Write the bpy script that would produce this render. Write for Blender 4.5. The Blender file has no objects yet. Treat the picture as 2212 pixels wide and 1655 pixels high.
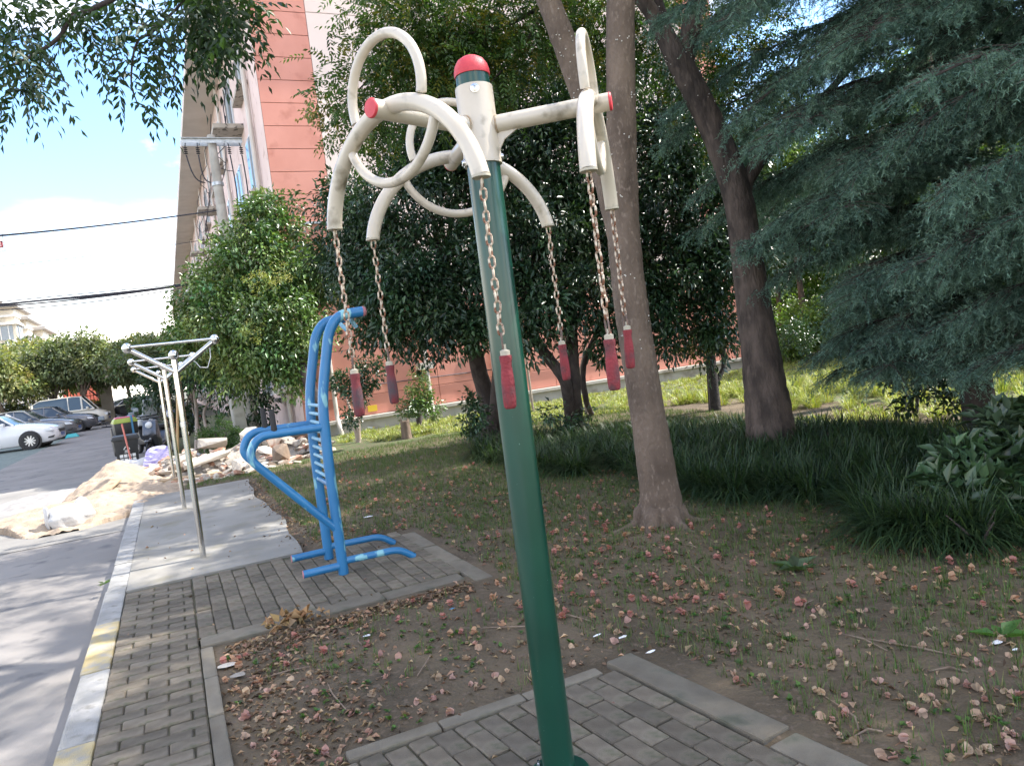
import bpy, bmesh, math, random
import numpy as np
from mathutils import Matrix, Vector
sc = bpy.context.scene
COL = sc.collection
RNG = np.random.default_rng(7)
random.seed(7)

# ---------------------------------------------------------------- camera
PW, PH = 2212.0, 1655.0
FPX, EYE = 1600.0, 1.5
def _d(u, v): return np.array([(u-PW/2)/FPX, -(v-PH/2)/FPX, -1.0])
_a = _d(363, 844); _b = _d(1363, 844-126)
_up = np.cross(_b, _a); _up /= np.linalg.norm(_up)
_up = _up if _up[1] > 0 else -_up
_y = _a/np.linalg.norm(_a); _x = np.cross(_y, _up)
ROT = np.array([_x, _y, _up])
CAM = np.array([0, 0, EYE])
cam_data = bpy.data.cameras.new('camera'); cam = bpy.data.objects.new('camera', cam_data); COL.objects.link(cam)
m4 = Matrix(ROT.tolist()).to_4x4(); m4.translation = Vector(CAM); cam.matrix_world = m4
cam_data.sensor_width = 36; cam_data.lens = 36*FPX/PW; cam_data.clip_end = 2000; cam_data.clip_start = 0.05
sc.camera = cam

# ---------------------------------------------------------------- sky, sun, exposure
SUN = Vector((0.78, -0.10, 1.0)).normalized()
w = bpy.data.worlds.new('World'); sc.world = w; w.use_nodes = True
nt = w.node_tree; nt.nodes.clear()
def wn(t): return nt.nodes.new(t)
wo, bg, sky = wn('ShaderNodeOutputWorld'), wn('ShaderNodeBackground'), wn('ShaderNodeTexSky')
sky.sky_type = 'NISHITA'; sky.sun_disc = False
sky.sun_elevation = math.asin(SUN.z); sky.sun_rotation = math.atan2(SUN.x, SUN.y)
sky.air_density = 1.2; sky.dust_density = .8; sky.ozone_density = 2.0
tc, mp, nz, rp, mx = wn('ShaderNodeTexCoord'), wn('ShaderNodeMapping'), wn('ShaderNodeTexNoise'), wn('ShaderNodeValToRGB'), wn('ShaderNodeMix')
sep, ad, mul = wn('ShaderNodeSeparateXYZ'), wn('ShaderNodeMath'), wn('ShaderNodeMath')
mp.inputs['Scale'].default_value = (1.3, 1.3, 3.2); mp.inputs['Location'].default_value = (.35, .1, .4)
nz.inputs['Scale'].default_value = 1.6; nz.inputs['Detail'].default_value = 6; nz.inputs['Roughness'].default_value = .5
nt.links.new(tc.outputs['Generated'], mp.inputs['Vector']); nt.links.new(mp.outputs[0], nz.inputs['Vector'])
nt.links.new(tc.outputs['Generated'], sep.inputs[0])
mul.operation = 'MULTIPLY'; mul.inputs[1].default_value = -1.0; nt.links.new(sep.outputs['Z'], mul.inputs[0])
ad.operation = 'ADD'; sc_ = wn('ShaderNodeMath'); sc_.operation = 'MULTIPLY_ADD'; sc_.inputs[1].default_value = .42; sc_.inputs[2].default_value = .5
nt.links.new(nz.outputs['Fac'], sc_.inputs[0]); nt.links.new(sc_.outputs[0], ad.inputs[0]); nt.links.new(mul.outputs[0], ad.inputs[1])
rp.color_ramp.elements[0].position = .53; rp.color_ramp.elements[1].position = .68
nt.links.new(ad.outputs[0], rp.inputs[0])
mx.data_type = 'RGBA'; mx.inputs['B'].default_value = (8.9, 8.0, 7.0, 1)
nz2, rp2, mxx, mp2 = wn('ShaderNodeTexNoise'), wn('ShaderNodeValToRGB'), wn('ShaderNodeMath'), wn('ShaderNodeMapping')
nz2.inputs['Scale'].default_value = 2.4; nz2.inputs['Detail'].default_value = 7; nz2.inputs['Roughness'].default_value = .55; mp2.inputs['Scale'].default_value = (1, 1, 1.6); mp2.inputs['Location'].default_value = (2.1, .4, .9)
nt.links.new(tc.outputs['Generated'], mp2.inputs['Vector']); nt.links.new(mp2.outputs[0], nz2.inputs['Vector'])
rp2.color_ramp.elements[0].position = .48; rp2.color_ramp.elements[1].position = .63; nt.links.new(nz2.outputs['Fac'], rp2.inputs[0])  # scattered clouds added across the whole sky as warm-white fill light
mxx.operation = 'MAXIMUM'; nt.links.new(rp.outputs[0], mxx.inputs[0]); nt.links.new(rp2.outputs[0], mxx.inputs[1])
nt.links.new(mxx.outputs[0], mx.inputs['Factor']); tint = wn('ShaderNodeMix'); tint.data_type = 'RGBA'; tint.blend_type = 'MULTIPLY'; tint.inputs['Factor'].default_value = 1; tint.inputs['B'].default_value = (.72, .86, 1.0, 1)
nt.links.new(sky.outputs[0], tint.inputs['A']); nt.links.new(tint.outputs['Result'], mx.inputs['A'])
nt.links.new(mx.outputs['Result'], bg.inputs['Color']); bg.inputs['Strength'].default_value = .14
nt.links.new(bg.outputs[0], wo.inputs[0])
sun_d = bpy.data.lights.new('sun', 'SUN'); sun_o = bpy.data.objects.new('sun', sun_d); COL.objects.link(sun_o)
sun_d.energy = 3.3; sun_d.angle = math.radians(.53); sun_d.color = (1, .945, .86)
sun_o.rotation_euler = SUN.to_track_quat('Z', 'Y').to_euler(); sun_o.location = (20, -5, 30)
vs = sc.view_settings; vs.view_transform = 'Standard'; vs.look = 'None'; vs.gamma = 1; vs.use_curve_mapping = False
vs.exposure = 1.84
sc.cycles.max_bounces = 7; sc.cycles.diffuse_bounces = 3; sc.cycles.glossy_bounces = 3; sc.cycles.transmission_bounces = 5
sc.cycles.transparent_max_bounces = 6

# ---------------------------------------------------------------- pixel -> place helpers
def ray(u, v): return ROT @ _d(u, v)
def gz(u, v, z=0.0):
    r = ray(u, v); return CAM + r*((z-EYE)/r[2])
def gy(u, v, y):
    r = ray(u, v); return CAM + r*(y/r[1])
def gd(u, v, dist): return CAM + ray(u, v)*dist
def proj(P):
    c = (np.asarray(P, float)-CAM) @ ROT
    return np.stack([PW/2+FPX*c[..., 0]/-c[..., 2], PH/2-FPX*c[..., 1]/-c[..., 2]], -1), -c[..., 2]

# ---------------------------------------------------------------- materials
MATS = {}
def rgba(c): return (c[0], c[1], c[2], 1)
def mat(name, a, b=None, scale=8.0, rough=.7, metal=0.0, bump=0.0, bscale=None, lo=.35, hi=.65, coat=0.0, spec=.5,
        c=None, cscale=60.0, clo=.55, chi=.62, stretch=None, emit=None, rvar=0.0, ovar=0.0, detail=5.0):
    m = bpy.data.materials.new(name); m.use_nodes = True; t = m.node_tree; N = t.nodes; K = t.links
    p = N['Principled BSDF']; p.inputs['Roughness'].default_value = rough; p.inputs['Metallic'].default_value = metal
    p.inputs['Specular IOR Level'].default_value = spec
    if coat: p.inputs['Coat Weight'].default_value = coat; p.inputs['Coat Roughness'].default_value = .12
    co = N.new('ShaderNodeTexCoord'); vec = co.outputs['Object']
    if stretch:
        mpn = N.new('ShaderNodeMapping'); mpn.inputs['Scale'].default_value = stretch
        K.new(vec, mpn.inputs['Vector']); vec = mpn.outputs[0]
    out = None
    if b is not None:
        n = N.new('ShaderNodeTexNoise'); n.inputs['Scale'].default_value = scale; n.inputs['Detail'].default_value = detail
        K.new(vec, n.inputs['Vector'])
        r = N.new('ShaderNodeValToRGB'); r.color_ramp.elements[0].position = lo; r.color_ramp.elements[1].position = hi
        r.color_ramp.elements[0].color = rgba(a); r.color_ramp.elements[1].color = rgba(b)
        K.new(n.outputs['Fac'], r.inputs[0]); out = r.outputs[0]
        if rvar:
            mr = N.new('ShaderNodeMapRange'); mr.inputs[3].default_value = rough-rvar; mr.inputs[4].default_value = rough+rvar
            K.new(n.outputs['Fac'], mr.inputs[0]); K.new(mr.outputs[0], p.inputs['Roughness'])
    if c is not None:
        n2 = N.new('ShaderNodeTexNoise'); n2.inputs['Scale'].default_value = cscale; n2.inputs['Detail'].default_value = 4
        K.new(vec, n2.inputs['Vector'])
        r2 = N.new('ShaderNodeMapRange'); r2.inputs[1].default_value = clo; r2.inputs[2].default_value = chi
        K.new(n2.outputs['Fac'], r2.inputs[0])
        x = N.new('ShaderNodeMix'); x.data_type = 'RGBA'; K.new(r2.outputs[0], x.inputs['Factor'])
        if out: K.new(out, x.inputs['A'])
        else: x.inputs['A'].default_value = rgba(a)
        x.inputs['B'].default_value = rgba(c); out = x.outputs['Result']
    if ovar:
        oi = N.new('ShaderNodeObjectInfo'); hs = N.new('ShaderNodeHueSaturation')
        mr = N.new('ShaderNodeMapRange'); mr.inputs[3].default_value = 1-ovar; mr.inputs[4].default_value = 1+ovar
        K.new(oi.outputs['Random'], mr.inputs[0]); K.new(mr.outputs[0], hs.inputs['Value'])
        if out: K.new(out, hs.inputs['Color'])
        else: hs.inputs['Color'].default_value = rgba(a)
        out = hs.outputs[0]
    if out: K.new(out, p.inputs['Base Color'])
    else: p.inputs['Base Color'].default_value = rgba(a)
    if bump:
        nb = N.new('ShaderNodeTexNoise'); nb.inputs['Scale'].default_value = bscale or scale*4; nb.inputs['Detail'].default_value = 6
        K.new(vec, nb.inputs['Vector']); bp = N.new('ShaderNodeBump'); bp.inputs['Strength'].default_value = bump
        bp.inputs['Distance'].default_value = .02
        K.new(nb.outputs['Fac'], bp.inputs['Height']); K.new(bp.outputs[0], p.inputs['Normal'])
    if emit: p.inputs['Emission Color'].default_value = rgba(emit[0]); p.inputs['Emission Strength'].default_value = emit[1]
    MATS[name] = m
    return m
def leafmat(name, trans=.3, rough=.4, spec=.5, tint=(1.3, 1.35, .5)):
    """leaf: colour from a per-leaf attribute, some light comes through the blade"""
    m = bpy.data.materials.new(name); m.use_nodes = True; t = m.node_tree; N = t.nodes; K = t.links
    p = N['Principled BSDF']; p.inputs['Roughness'].default_value = rough; p.inputs['Specular IOR Level'].default_value = spec
    at = N.new('ShaderNodeAttribute'); at.attribute_name = 'tone'
    K.new(at.outputs['Color'], p.inputs['Base Color'])
    tr = N.new('ShaderNodeBsdfTranslucent'); mm = N.new('ShaderNodeMix'); mm.data_type = 'RGBA'; mm.blend_type = 'MULTIPLY'
    mm.inputs['Factor'].default_value = 1; K.new(at.outputs['Color'], mm.inputs['A']); mm.inputs['B'].default_value = rgba(tint)
    K.new(mm.outputs['Result'], tr.inputs['Color'])
    ms = N.new('ShaderNodeMixShader'); ms.inputs[0].default_value = trans
    K.new(p.outputs[0], ms.inputs[1]); K.new(tr.outputs[0], ms.inputs[2])
    K.new(ms.outputs[0], N['Material Output'].inputs['Surface'])
    MATS[name] = m
    return m

# ---------------------------------------------------------------- mesh builder
class MB:
    def __init__(s): s.v = []; s.f = []
    def add(s, vs_, fs):
        o = len(s.v); s.v += [tuple(map(float, q)) for q in vs_]; s.f += [tuple(i+o for i in f) for f in fs]; return s
    def box(s, c, d, rz=0.0, taper=1.0, M=None):
        hx, hy, hz = d[0]/2, d[1]/2, d[2]/2
        P = [(x*hx*(taper if z > 0 else 1), y*hy*(taper if z > 0 else 1), z*hz) for z in (-1, 1) for y in (-1, 1) for x in (-1, 1)]
        ca, sa = math.cos(rz), math.sin(rz)
        if M is not None: P = [tuple(M @ Vector(p)) for p in P]
        else: P = [(ca*x-sa*y, sa*x+ca*y, z) for x, y, z in P]
        return s.add([(x+c[0], y+c[1], z+c[2]) for x, y, z in P],
                     [(0, 2, 3, 1), (4, 5, 7, 6), (0, 1, 5, 4), (2, 6, 7, 3), (0, 4, 6, 2), (1, 3, 7, 5)])
    def tube(s, path, r, n=10, caps=True, closed=False):
        P = [np.array(p, float) for p in path]; k = len(P)
        R = list(r) if hasattr(r, '__len__') else [r]*k
        T = []
        for i in range(k):
            if closed: t = P[(i+1) % k]-P[i-1]
            else: t = P[min(i+1, k-1)]-P[max(i-1, 0)]
            T.append(t/(np.linalg.norm(t)+1e-9))
        ref = np.array([0, 0, 1.]) if abs(T[0][2]) < .9 else np.array([1., 0, 0])
        u = np.cross(T[0], ref); u /= np.linalg.norm(u)
        vs_ = []
        for i in range(k):
            u = u - T[i]*(u @ T[i]); u /= np.linalg.norm(u)+1e-9; w_ = np.cross(T[i], u)
            for j in range(n):
                a = 2*math.pi*j/n; vs_.append(P[i]+R[i]*(math.cos(a)*u+math.sin(a)*w_))
        fs = []
        for i in range(k if closed else k-1):
            i2 = (i+1) % k
            for j in range(n):
                j2 = (j+1) % n; fs.append((i*n+j, i*n+j2, i2*n+j2, i2*n+j))
        if caps and not closed:
            fs.append(tuple(range(n-1, -1, -1))); fs.append(tuple((k-1)*n+j for j in range(n)))
        return s.add(vs_, fs)
    def lathe(s, prof, c=(0, 0, 0), n=20, M=None, caps=True):
        vs_ = []
        for r, z in prof:
            for j in range(n):
                a = 2*math.pi*j/n; p = Vector((r*math.cos(a), r*math.sin(a), z))
                if M is not None: p = M @ p
                vs_.append((p[0]+c[0], p[1]+c[1], p[2]+c[2]))
        fs = [(i*n+j, i*n+(j+1) % n, (i+1)*n+(j+1) % n, (i+1)*n+j) for i in range(len(prof)-1) for j in range(n)]
        if caps and prof[0][0] > 1e-6: fs.append(tuple(range(n-1, -1, -1)))
        if caps and prof[-1][0] > 1e-6: fs.append(tuple((len(prof)-1)*n+j for j in range(n)))
        return s.add(vs_, fs)
    def prism(s, poly, axis, a, b):
        """extrude a 2-D polygon along axis ('x','y','z') from a to b"""
        def P(p, t):
            return {'x': (t, p[0], p[1]), 'y': (p[0], t, p[1]), 'z': (p[0], p[1], t)}[axis]
        n = len(poly); vs_ = [P(p, a) for p in poly]+[P(p, b) for p in poly]
        fs = [tuple(range(n))[::-1], tuple(range(n, 2*n))]+[(i, (i+1) % n, n+(i+1) % n, n+i) for i in range(n)]
        return s.add(vs_, fs)
    def mesh(s, name):
        me = bpy.data.meshes.new(name); me.from_pydata(s.v, [], s.f)
        bm = bmesh.new(); bm.from_mesh(me); bmesh.ops.recalc_face_normals(bm, faces=bm.faces); bm.to_mesh(me); bm.free()
        return me
def npmesh(name, V, F, tone=None):
    """fast mesh from numpy arrays; F (n,3) or (n,4); tone = per-vertex colour"""
    V = np.ascontiguousarray(V, np.float32); F = np.ascontiguousarray(F, np.int32); n, k = F.shape
    me = bpy.data.meshes.new(name); me.vertices.add(len(V)); me.vertices.foreach_set('co', V.ravel())
    me.loops.add(n*k); me.loops.foreach_set('vertex_index', F.ravel())
    me.polygons.add(n); me.polygons.foreach_set('loop_start', np.arange(0, n*k, k, dtype=np.int32))
    if tone is not None:
        a = me.color_attributes.new('tone', 'FLOAT_COLOR', 'POINT')
        c = np.ones((len(V), 4), np.float32); c[:, :3] = tone; a.data.foreach_set('color', c.ravel())
    me.update(calc_edges=True); me.validate()
    return me
def obj(name, me, material=None, parent=None, loc=None, rot=None, smooth=None, label=None, cat=None, group=None, kind=None):
    if isinstance(me, MB): me = me.mesh(name)
    o = bpy.data.objects.new(name, me); COL.objects.link(o)
    if material is not None and me is not None and not me.materials:
        me.materials.append(MATS[material] if isinstance(material, str) else material)
    if smooth:
        me.shade_smooth(); me.set_sharp_from_angle(angle=math.radians(smooth))
    if parent: o.parent = parent
    if loc is not None: o.location = loc
    if rot is not None: o.rotation_euler = rot
    for k, v in (('label', label), ('category', cat), ('group', group), ('kind', kind)):
        if v: o[k] = v
    return o
def thing(name, label, cat, loc=(0, 0, 0), rz=0.0, group=None):
    return obj(name, None, loc=loc, rot=(0, 0, rz), label=label, cat=cat, group=group)
def bevel(me, w_=.004, seg=1):
    bm = bmesh.new(); bm.from_mesh(me)
    bmesh.ops.bevel(bm, geom=list(bm.edges), offset=w_, segments=seg, affect='EDGES', profile=.6)
    bm.to_mesh(me); bm.free(); return me
def bend(pts, n=6, r=.1):
    """round the corners of a polyline"""
    P = [np.array(p, float) for p in pts]; out = [P[0]]
    for i in range(1, len(P)-1):
        a, b, c = P[i-1], P[i], P[i+1]
        la, lc = np.linalg.norm(a-b), np.linalg.norm(c-b); q = min(r, la*.48, lc*.48)
        s_, e = b+(a-b)/la*q, b+(c-b)/lc*q
        for t in np.linspace(0, 1, n): out.append((1-t)**2*s_+2*t*(1-t)*b+t*t*e)
    return out+[P[-1]]
def smoothpath(pts, n=5):
    P = [np.array(p, float) for p in pts]; P = [2*P[0]-P[1]]+P+[2*P[-1]-P[-2]]; out = []
    for i in range(1, len(P)-2):
        for t in np.linspace(0, 1, n, endpoint=False):
            out.append(.5*((2*P[i])+(P[i+1]-P[i-1])*t+(2*P[i-1]-5*P[i]+4*P[i+1]-P[i+2])*t*t+(3*P[i]-P[i-1]-3*P[i+1]+P[i+2])*t**3))
    return out+[P[-2]]
def unit(a): return a/(np.linalg.norm(a, axis=-1, keepdims=True)+1e-9)
def leafgeo(P, D, N, L, W, tone, fold=.25, curl=.15):
    """one folded diamond blade per row: 4 points, 2 triangles"""
    D = unit(D); S = unit(np.cross(D, N)); U = np.cross(S, D)
    L = L[:, None]; W = W[:, None]
    mid = P+D*L*.45
    V = np.stack([P, mid+S*W*.5+U*W*fold, P+D*L-U*L*curl, mid-S*W*.5+U*W*fold], 1).reshape(-1, 3)
    b = np.arange(len(P))[:, None]*4
    F = np.concatenate([b+np.array([[0, 2, 1]]), b+np.array([[0, 3, 2]])])
    return V, F, np.repeat(tone, 4, 0)
def tones(n, cols, var=.25, rng=RNG):
    c = np.array(cols)[rng.integers(0, len(cols), n)]
    return np.clip(c*(1+var*rng.normal(size=(n, 1)))*(1+.06*rng.normal(size=(n, 3))), .004, .9)
def joinnp(parts):
    V, F, T, o = [], [], [], 0
    for v, f, t in parts:
        V.append(v); F.append(f+o); T.append(t); o += len(v)
    return np.concatenate(V), np.concatenate(F), np.concatenate(T)
def rdir(n, rng=RNG): return unit(rng.normal(size=(n, 3)))
def crown_leaves(lumps, per, L, W, cols, droop=.35, clump=.28, shell=(.45, 1.0), nclump=55, rng=RNG, var=.25, fill=.25):
    """broad-leaf crown: leaves gathered in small clumps spread through the lumps' volume"""
    parts = []
    for (c, r) in lumps:
        c = np.array(c); r = np.array(r, float)*np.ones(3)
        vol = float(np.prod(r))**(2/3)
        k = max(6, int(nclump*vol)); n = int(per*vol)
        dirs = rdir(k, rng); rad = rng.uniform(shell[0], shell[1], (k, 1))
        cc = c+dirs*rad*r
        idx = rng.integers(0, k, n)
        off = rdir(n, rng)*(rng.random((n, 1))**.45)*clump*rng.uniform(.6, 1.35, (k, 1))[idx]
        P = cc[idx]+off
        inner = rng.random(n) < fill
        P[inner] = c+rdir(int(inner.sum()), rng)*(rng.random((int(inner.sum()), 1))**.5)*r*.9
        D = unit(off)*.6+dirs[idx]*.5+rng.normal(size=(n, 3))*.45; D[:, 2] -= droop
        Nn = dirs[idx]*.5+rng.normal(size=(n, 3))*.45; Nn[:, 2] += .8
        l = L*rng.uniform(.65, 1.25, n)
        tc_ = tones(k, cols, .12, rng)[idx]*(1+var*.6*rng.normal(size=(n, 1)))
        parts.append(leafgeo(P, D, Nn, l, l*W*rng.uniform(.8, 1.2, n), np.clip(tc_, .004, .9)))
    return joinnp(parts)
def sprays(B, D, length, pairs, L, W, cols, rng=RNG, hang=.5, var=.2):
    """pinnate leaves: leaflets in pairs along drooping stalks; B base points, D directions"""
    n = len(B); D = unit(D); parts = []; ln = length*rng.uniform(.7, 1.25, n)
    side = unit(np.cross(D, np.array([0, 0, 1.])+.35*rng.normal(size=(n, 3)))); up = np.cross(side, D)
    base = tones(n, cols, var, rng)
    for i in range(pairs*2+1):
        t = (i//2+1)/(pairs+.5); s = (1 if i % 2 else -1) if i < pairs*2 else 0
        P = B+D*(ln*t)[:, None]; P[:, 2] -= hang*ln*t*t*.5
        dd = D*(.55 if s else 1)+side*s*.85-up*.1+rng.normal(size=(n, 3))*.14; dd[:, 2] -= hang*(.35+.5*t)
        l = L*rng.uniform(.75, 1.2, n)*(1.0-.25*abs(t-.5))
        parts.append(leafgeo(P, dd, up+.35*rng.normal(size=(n, 3)), l, l*W, np.clip(base*(1+.08*rng.normal(size=(n, 1))), .004, .9), .15, .12))
    return joinnp(parts)
def sheet(x0, x1, y0, y1, nx, ny, zf):
    xs = np.linspace(x0, x1, nx); ys = np.linspace(y0, y1, ny); X, Y = np.meshgrid(xs, ys); Z = zf(X, Y)
    V = np.stack([X, Y, Z], -1).reshape(-1, 3); i = np.arange(ny*nx).reshape(ny, nx)
    F = np.stack([i[:-1, :-1], i[:-1, 1:], i[1:, 1:], i[1:, :-1]], -1).reshape(-1, 4)
    return V, F
def wob(x, y, s=1.0, seed=0.0):
    return (np.sin(1.7*s*x+1.3*np.sin(.9*s*y+seed))+np.sin(2.3*s*y+1.7+1.1*np.sin(1.3*s*x+seed))+.5*np.sin(5.1*s*x+4.3*s*y+seed)+.5*np.sin(6.7*s*y-3.9*s*x))/3
# ---------------------------------------------------------------- material library
mat('soil', (.070, .051, .030), (.130, .097, .060), 2.2, .95, bump=.8, bscale=45, c=(.13, .095, .065), cscale=30, clo=.56, chi=.66)
mat('turf', (.085, .072, .042), (.11, .115, .048), 1.1, .95, bump=.8, bscale=60, c=(.045, .085, .020), cscale=14, clo=.47, chi=.60)
mat('farground', (.09, .09, .06), (.13, .12, .09), .2, .95)
mat('asphalt', (.165, .153, .141), (.215, .20, .186), .9, .85, bump=.25, bscale=220, c=(.10, .097, .097), cscale=3.1, clo=.60, chi=.70)
mat('sunlitroad_concrete', (.16, .152, .14), (.21, .20, .183), 1.3, .9, bump=.2, bscale=120)  # surface of the added sunlit-road sheet and of the side road
mat('padconcrete', (.19, .18, .16), (.28, .266, .238), 1.5, .9, bump=.2, bscale=150, c=(.19, .175, .13), cscale=3.4, clo=.54, chi=.72, detail=8)
mat('parking', (.10, .135, .120), (.15, .18, .165), 5, .9, bump=.4, bscale=60)
mat('kerb', (.24, .235, .22), (.34, .33, .315), 6, .9, bump=.35, bscale=140, c=(.18, .17, .15), cscale=9, clo=.55, chi=.68)
mat('kerbyellow', (.36, .28, .13), (.40, .335, .20), 6, .85, bump=.35, bscale=140, c=(.27, .255, .22), cscale=9, clo=.44, chi=.60)
mat('brick', (.108, .088, .064), (.178, .150, .114), 9, .92, bump=.5, bscale=180, c=(.070, .075, .040), cscale=7, clo=.58, chi=.72, ovar=.28)
mat('borderstone', (.135, .115, .086), (.20, .174, .134), 5, .92, bump=.4, bscale=170, c=(.10, .10, .07), cscale=5, clo=.55, chi=.70, ovar=.15)
mat('joint', (.062, .053, .034), (.085, .080, .042), 9, 1, bump=.6, bscale=120)
mat('salmon', (.54, .225, .165), (.60, .265, .20), 1.3, .85, bump=.08, bscale=60, c=(.44, .17, .12), cscale=2.3, clo=.58, chi=.75)
mat('palepink', (.66, .52, .45), (.74, .60, .53), .8, .85, bump=.08, bscale=60, c=(.55, .42, .35), cscale=2, clo=.6, chi=.8)
mat('facadepink', (.66, .50, .45), (.74, .58, .53), .9, .85, c=(.45, .29, .24), cscale=3, clo=.58, chi=.75)
mat('plinth', (.36, .33, .29), (.45, .42, .37), 2, .9, bump=.2, bscale=80, c=(.25, .22, .18), cscale=2, clo=.55, chi=.7)
mat('seam', (.20, .12, .095), None, rough=.9)
mat('eave', (.60, .52, .45), (.68, .60, .53), 1.5, .85)
mat('ledge', (.36, .32, .27), (.46, .41, .35), 4, .9, c=(.10, .09, .08), cscale=6, clo=.56, chi=.64)
mat('whiteplastic', (.72, .71, .68), (.78, .77, .74), 8, .5)
mat('pipewhite', (.52, .47, .42), (.60, .55, .50), 3, .5)
mat('glass', (.05, .06, .07), None, rough=.08, spec=.8)
mat('glassbright', (.16, .20, .24), None, rough=.06, spec=.9)
mat('frame', (.55, .58, .60), None, rough=.4)
mat('utilconcrete', (.36, .34, .30), (.44, .42, .38), 5, .9, bump=.2, bscale=90, c=(.28, .26, .23), cscale=4, clo=.55, chi=.7)
mat('galv', (.40, .42, .43), (.52, .54, .55), 12, .45, metal=.6)
mat('blackrubber', (.018, .018, .02), None, rough=.6)
mat('cable', (.025, .024, .035), None, rough=.6)
mat('cream', (.58, .50, .38), (.66, .58, .46), .6, .85)
mat('creamlight', (.72, .69, .63), None, rough=.8)
mat('greybrown', (.36, .33, .30), None, rough=.85)
mat('redroof', (.50, .12, .08), (.58, .16, .11), .8, .85)
mat('signred', (.55, .03, .04), None, rough=.6)
mat('ivory', (.50, .435, .345), (.56, .495, .405), 7, .34, coat=.35, bump=.04, bscale=90, c=(.15, .125, .08), cscale=13, clo=.56, chi=.76)
mat('ivoryflat', (.40, .36, .28), None, rough=.5)
mat('greenpaint', (.003, .040, .026), (.004, .054, .034), 3, .30, coat=.25, spec=.5, c=(.12, .20, .17), cscale=70, clo=.73, chi=.76)
mat('redplastic', (.50, .030, .045), (.56, .045, .060), 20, .5, bump=.1, bscale=80)
mat('gripred', (.23, .026, .034), (.17, .024, .030), 16, .8, bump=.35, bscale=120, c=(.10, .036, .040), cscale=19, clo=.46, chi=.62)
mat('gripworn', (.17, .024, .030), (.11, .022, .027), 16, .75, bump=.2, bscale=150, c=(.060, .040, .048), cscale=12, clo=.40, chi=.55)
mat('chain', (.60, .51, .40), (.50, .41, .31), 40, .65, c=(.15, .055, .022), cscale=55, clo=.46, chi=.58)
mat('rustyhook', (.11, .08, .075), (.20, .13, .10), 50, .6, metal=.3)
mat('rustyweld', (.30, .21, .13), (.42, .35, .26), 60, .8)
mat('steelbolt', (.6, .6, .6), None, rough=.25, metal=1)
mat('bluepaint', (.016, .14, .32), (.022, .17, .37), 5, .42, coat=.2, bump=.1, bscale=70, c=(.21, .46, .52), cscale=8, clo=.605, chi=.64, stretch=(1, 1, .28))
mat('rungpaint', (.26, .44, .50), (.13, .33, .50), 22, .5)
mat('blackgrip', (.035, .033, .033), None, rough=.85, bump=.2, bscale=200)
mat('pinkcap', (.40, .16, .18), None, rough=.7)
mat('stainless', (.62, .61, .58), (.70, .69, .66), 18, .16, metal=1, stretch=(1, 1, .1))
mat('sand', (.29, .225, .165), (.37, .29, .215), 3, .97, bump=.6, bscale=50, c=(.30, .225, .155), cscale=13, clo=.60, chi=.70)
mat('mortar', (.20, .19, .18), (.27, .26, .25), 6, .95, bump=.5, bscale=50)
mat('sackwhite', (.42, .415, .41), (.50, .49, .475), 14, .6, bump=.25, bscale=40)
mat('sackpurple', (.36, .33, .60), (.72, .70, .80), 9, .5, lo=.50, hi=.54, stretch=(.5, 1, 2.2), c=(.22, .18, .46), cscale=20, clo=.58, chi=.6)
mat('sackgrey', (.42, .43, .44), (.58, .59, .60), 9, .6, bump=.2, bscale=30)
mat('rubblegrey', (.26, .23, .195), (.37, .33, .285), 7, .95, bump=.6, bscale=45, ovar=.18)
mat('rubblebrick', (.34, .175, .12), (.42, .27, .20), 8, .95, bump=.6, bscale=45, ovar=.2, c=(.55, .49, .42), cscale=9, clo=.52, chi=.6)
mat('rubblewhite', (.42, .37, .31), (.52, .47, .41), 9, .95, bump=.5, bscale=45, ovar=.1)
mat('rubblesoil', (.13, .095, .07), (.20, .15, .11), 9, .95, bump=.7, bscale=45, ovar=.15)
mat('oldwood', (.28, .20, .13), (.38, .29, .19), 6, .9, bump=.3, bscale=40, stretch=(1, 1, .2))
mat('bamboo', (.40, .25, .11), (.48, .32, .15), 8, .6, stretch=(1, 1, .2))
mat('binblack', (.022, .023, .024), (.032, .033, .034), 7, .5, bump=.1, bscale=120)
mat('whiteprint', (.74, .74, .72), None, rough=.6)
mat('redhandle', (.50, .13, .10), (.58, .20, .16), 12, .6)
mat('lime', (.26, .32, .04), None, rough=.4)
mat('magenta', (.45, .06, .12), None, rough=.4)
mat('strapblue', (.05, .18, .32), None, rough=.6)
mat('carwhite', (.72, .72, .73), None, rough=.25, coat=.8)
mat('cargrey', (.14, .142, .15), None, rough=.25, metal=.3, coat=.9)
mat('cardark', (.095, .098, .11), None, rough=.25, metal=.3, coat=.9)
mat('carbronze', (.22, .19, .17), None, rough=.25, metal=.3, coat=.9)
mat('vanbeige', (.62, .58, .50), None, rough=.35, coat=.5)
mat('carsilver', (.42, .44, .46), None, rough=.25, metal=.4, coat=.8)
mat('rim', (.62, .62, .63), None, rough=.3, metal=.8)
mat('lamp', (.70, .72, .74), None, rough=.08, spec=.9)
mat('blackplastic', (.020, .020, .022), None, rough=.45)
mat('scootred', (.40, .05, .04), None, rough=.35, coat=.5)
mat('scootblue', (.04, .10, .32), None, rough=.35, coat=.5)
mat('tarp', (.42, .44, .46), (.52, .54, .56), 6, .7)
mat('ironblack', (.020, .022, .022), None, rough=.5)
mat('gatestone', (.40, .35, .29), (.48, .43, .36), 2, .9)
mat('bark', (.070, .049, .036), (.180, .133, .100), 5, .95, bump=1.0, bscale=38, c=(.205, .158, .125), cscale=42, clo=.56, chi=.74, stretch=(1, 1, .5), detail=12, lo=.28, hi=.72)
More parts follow.
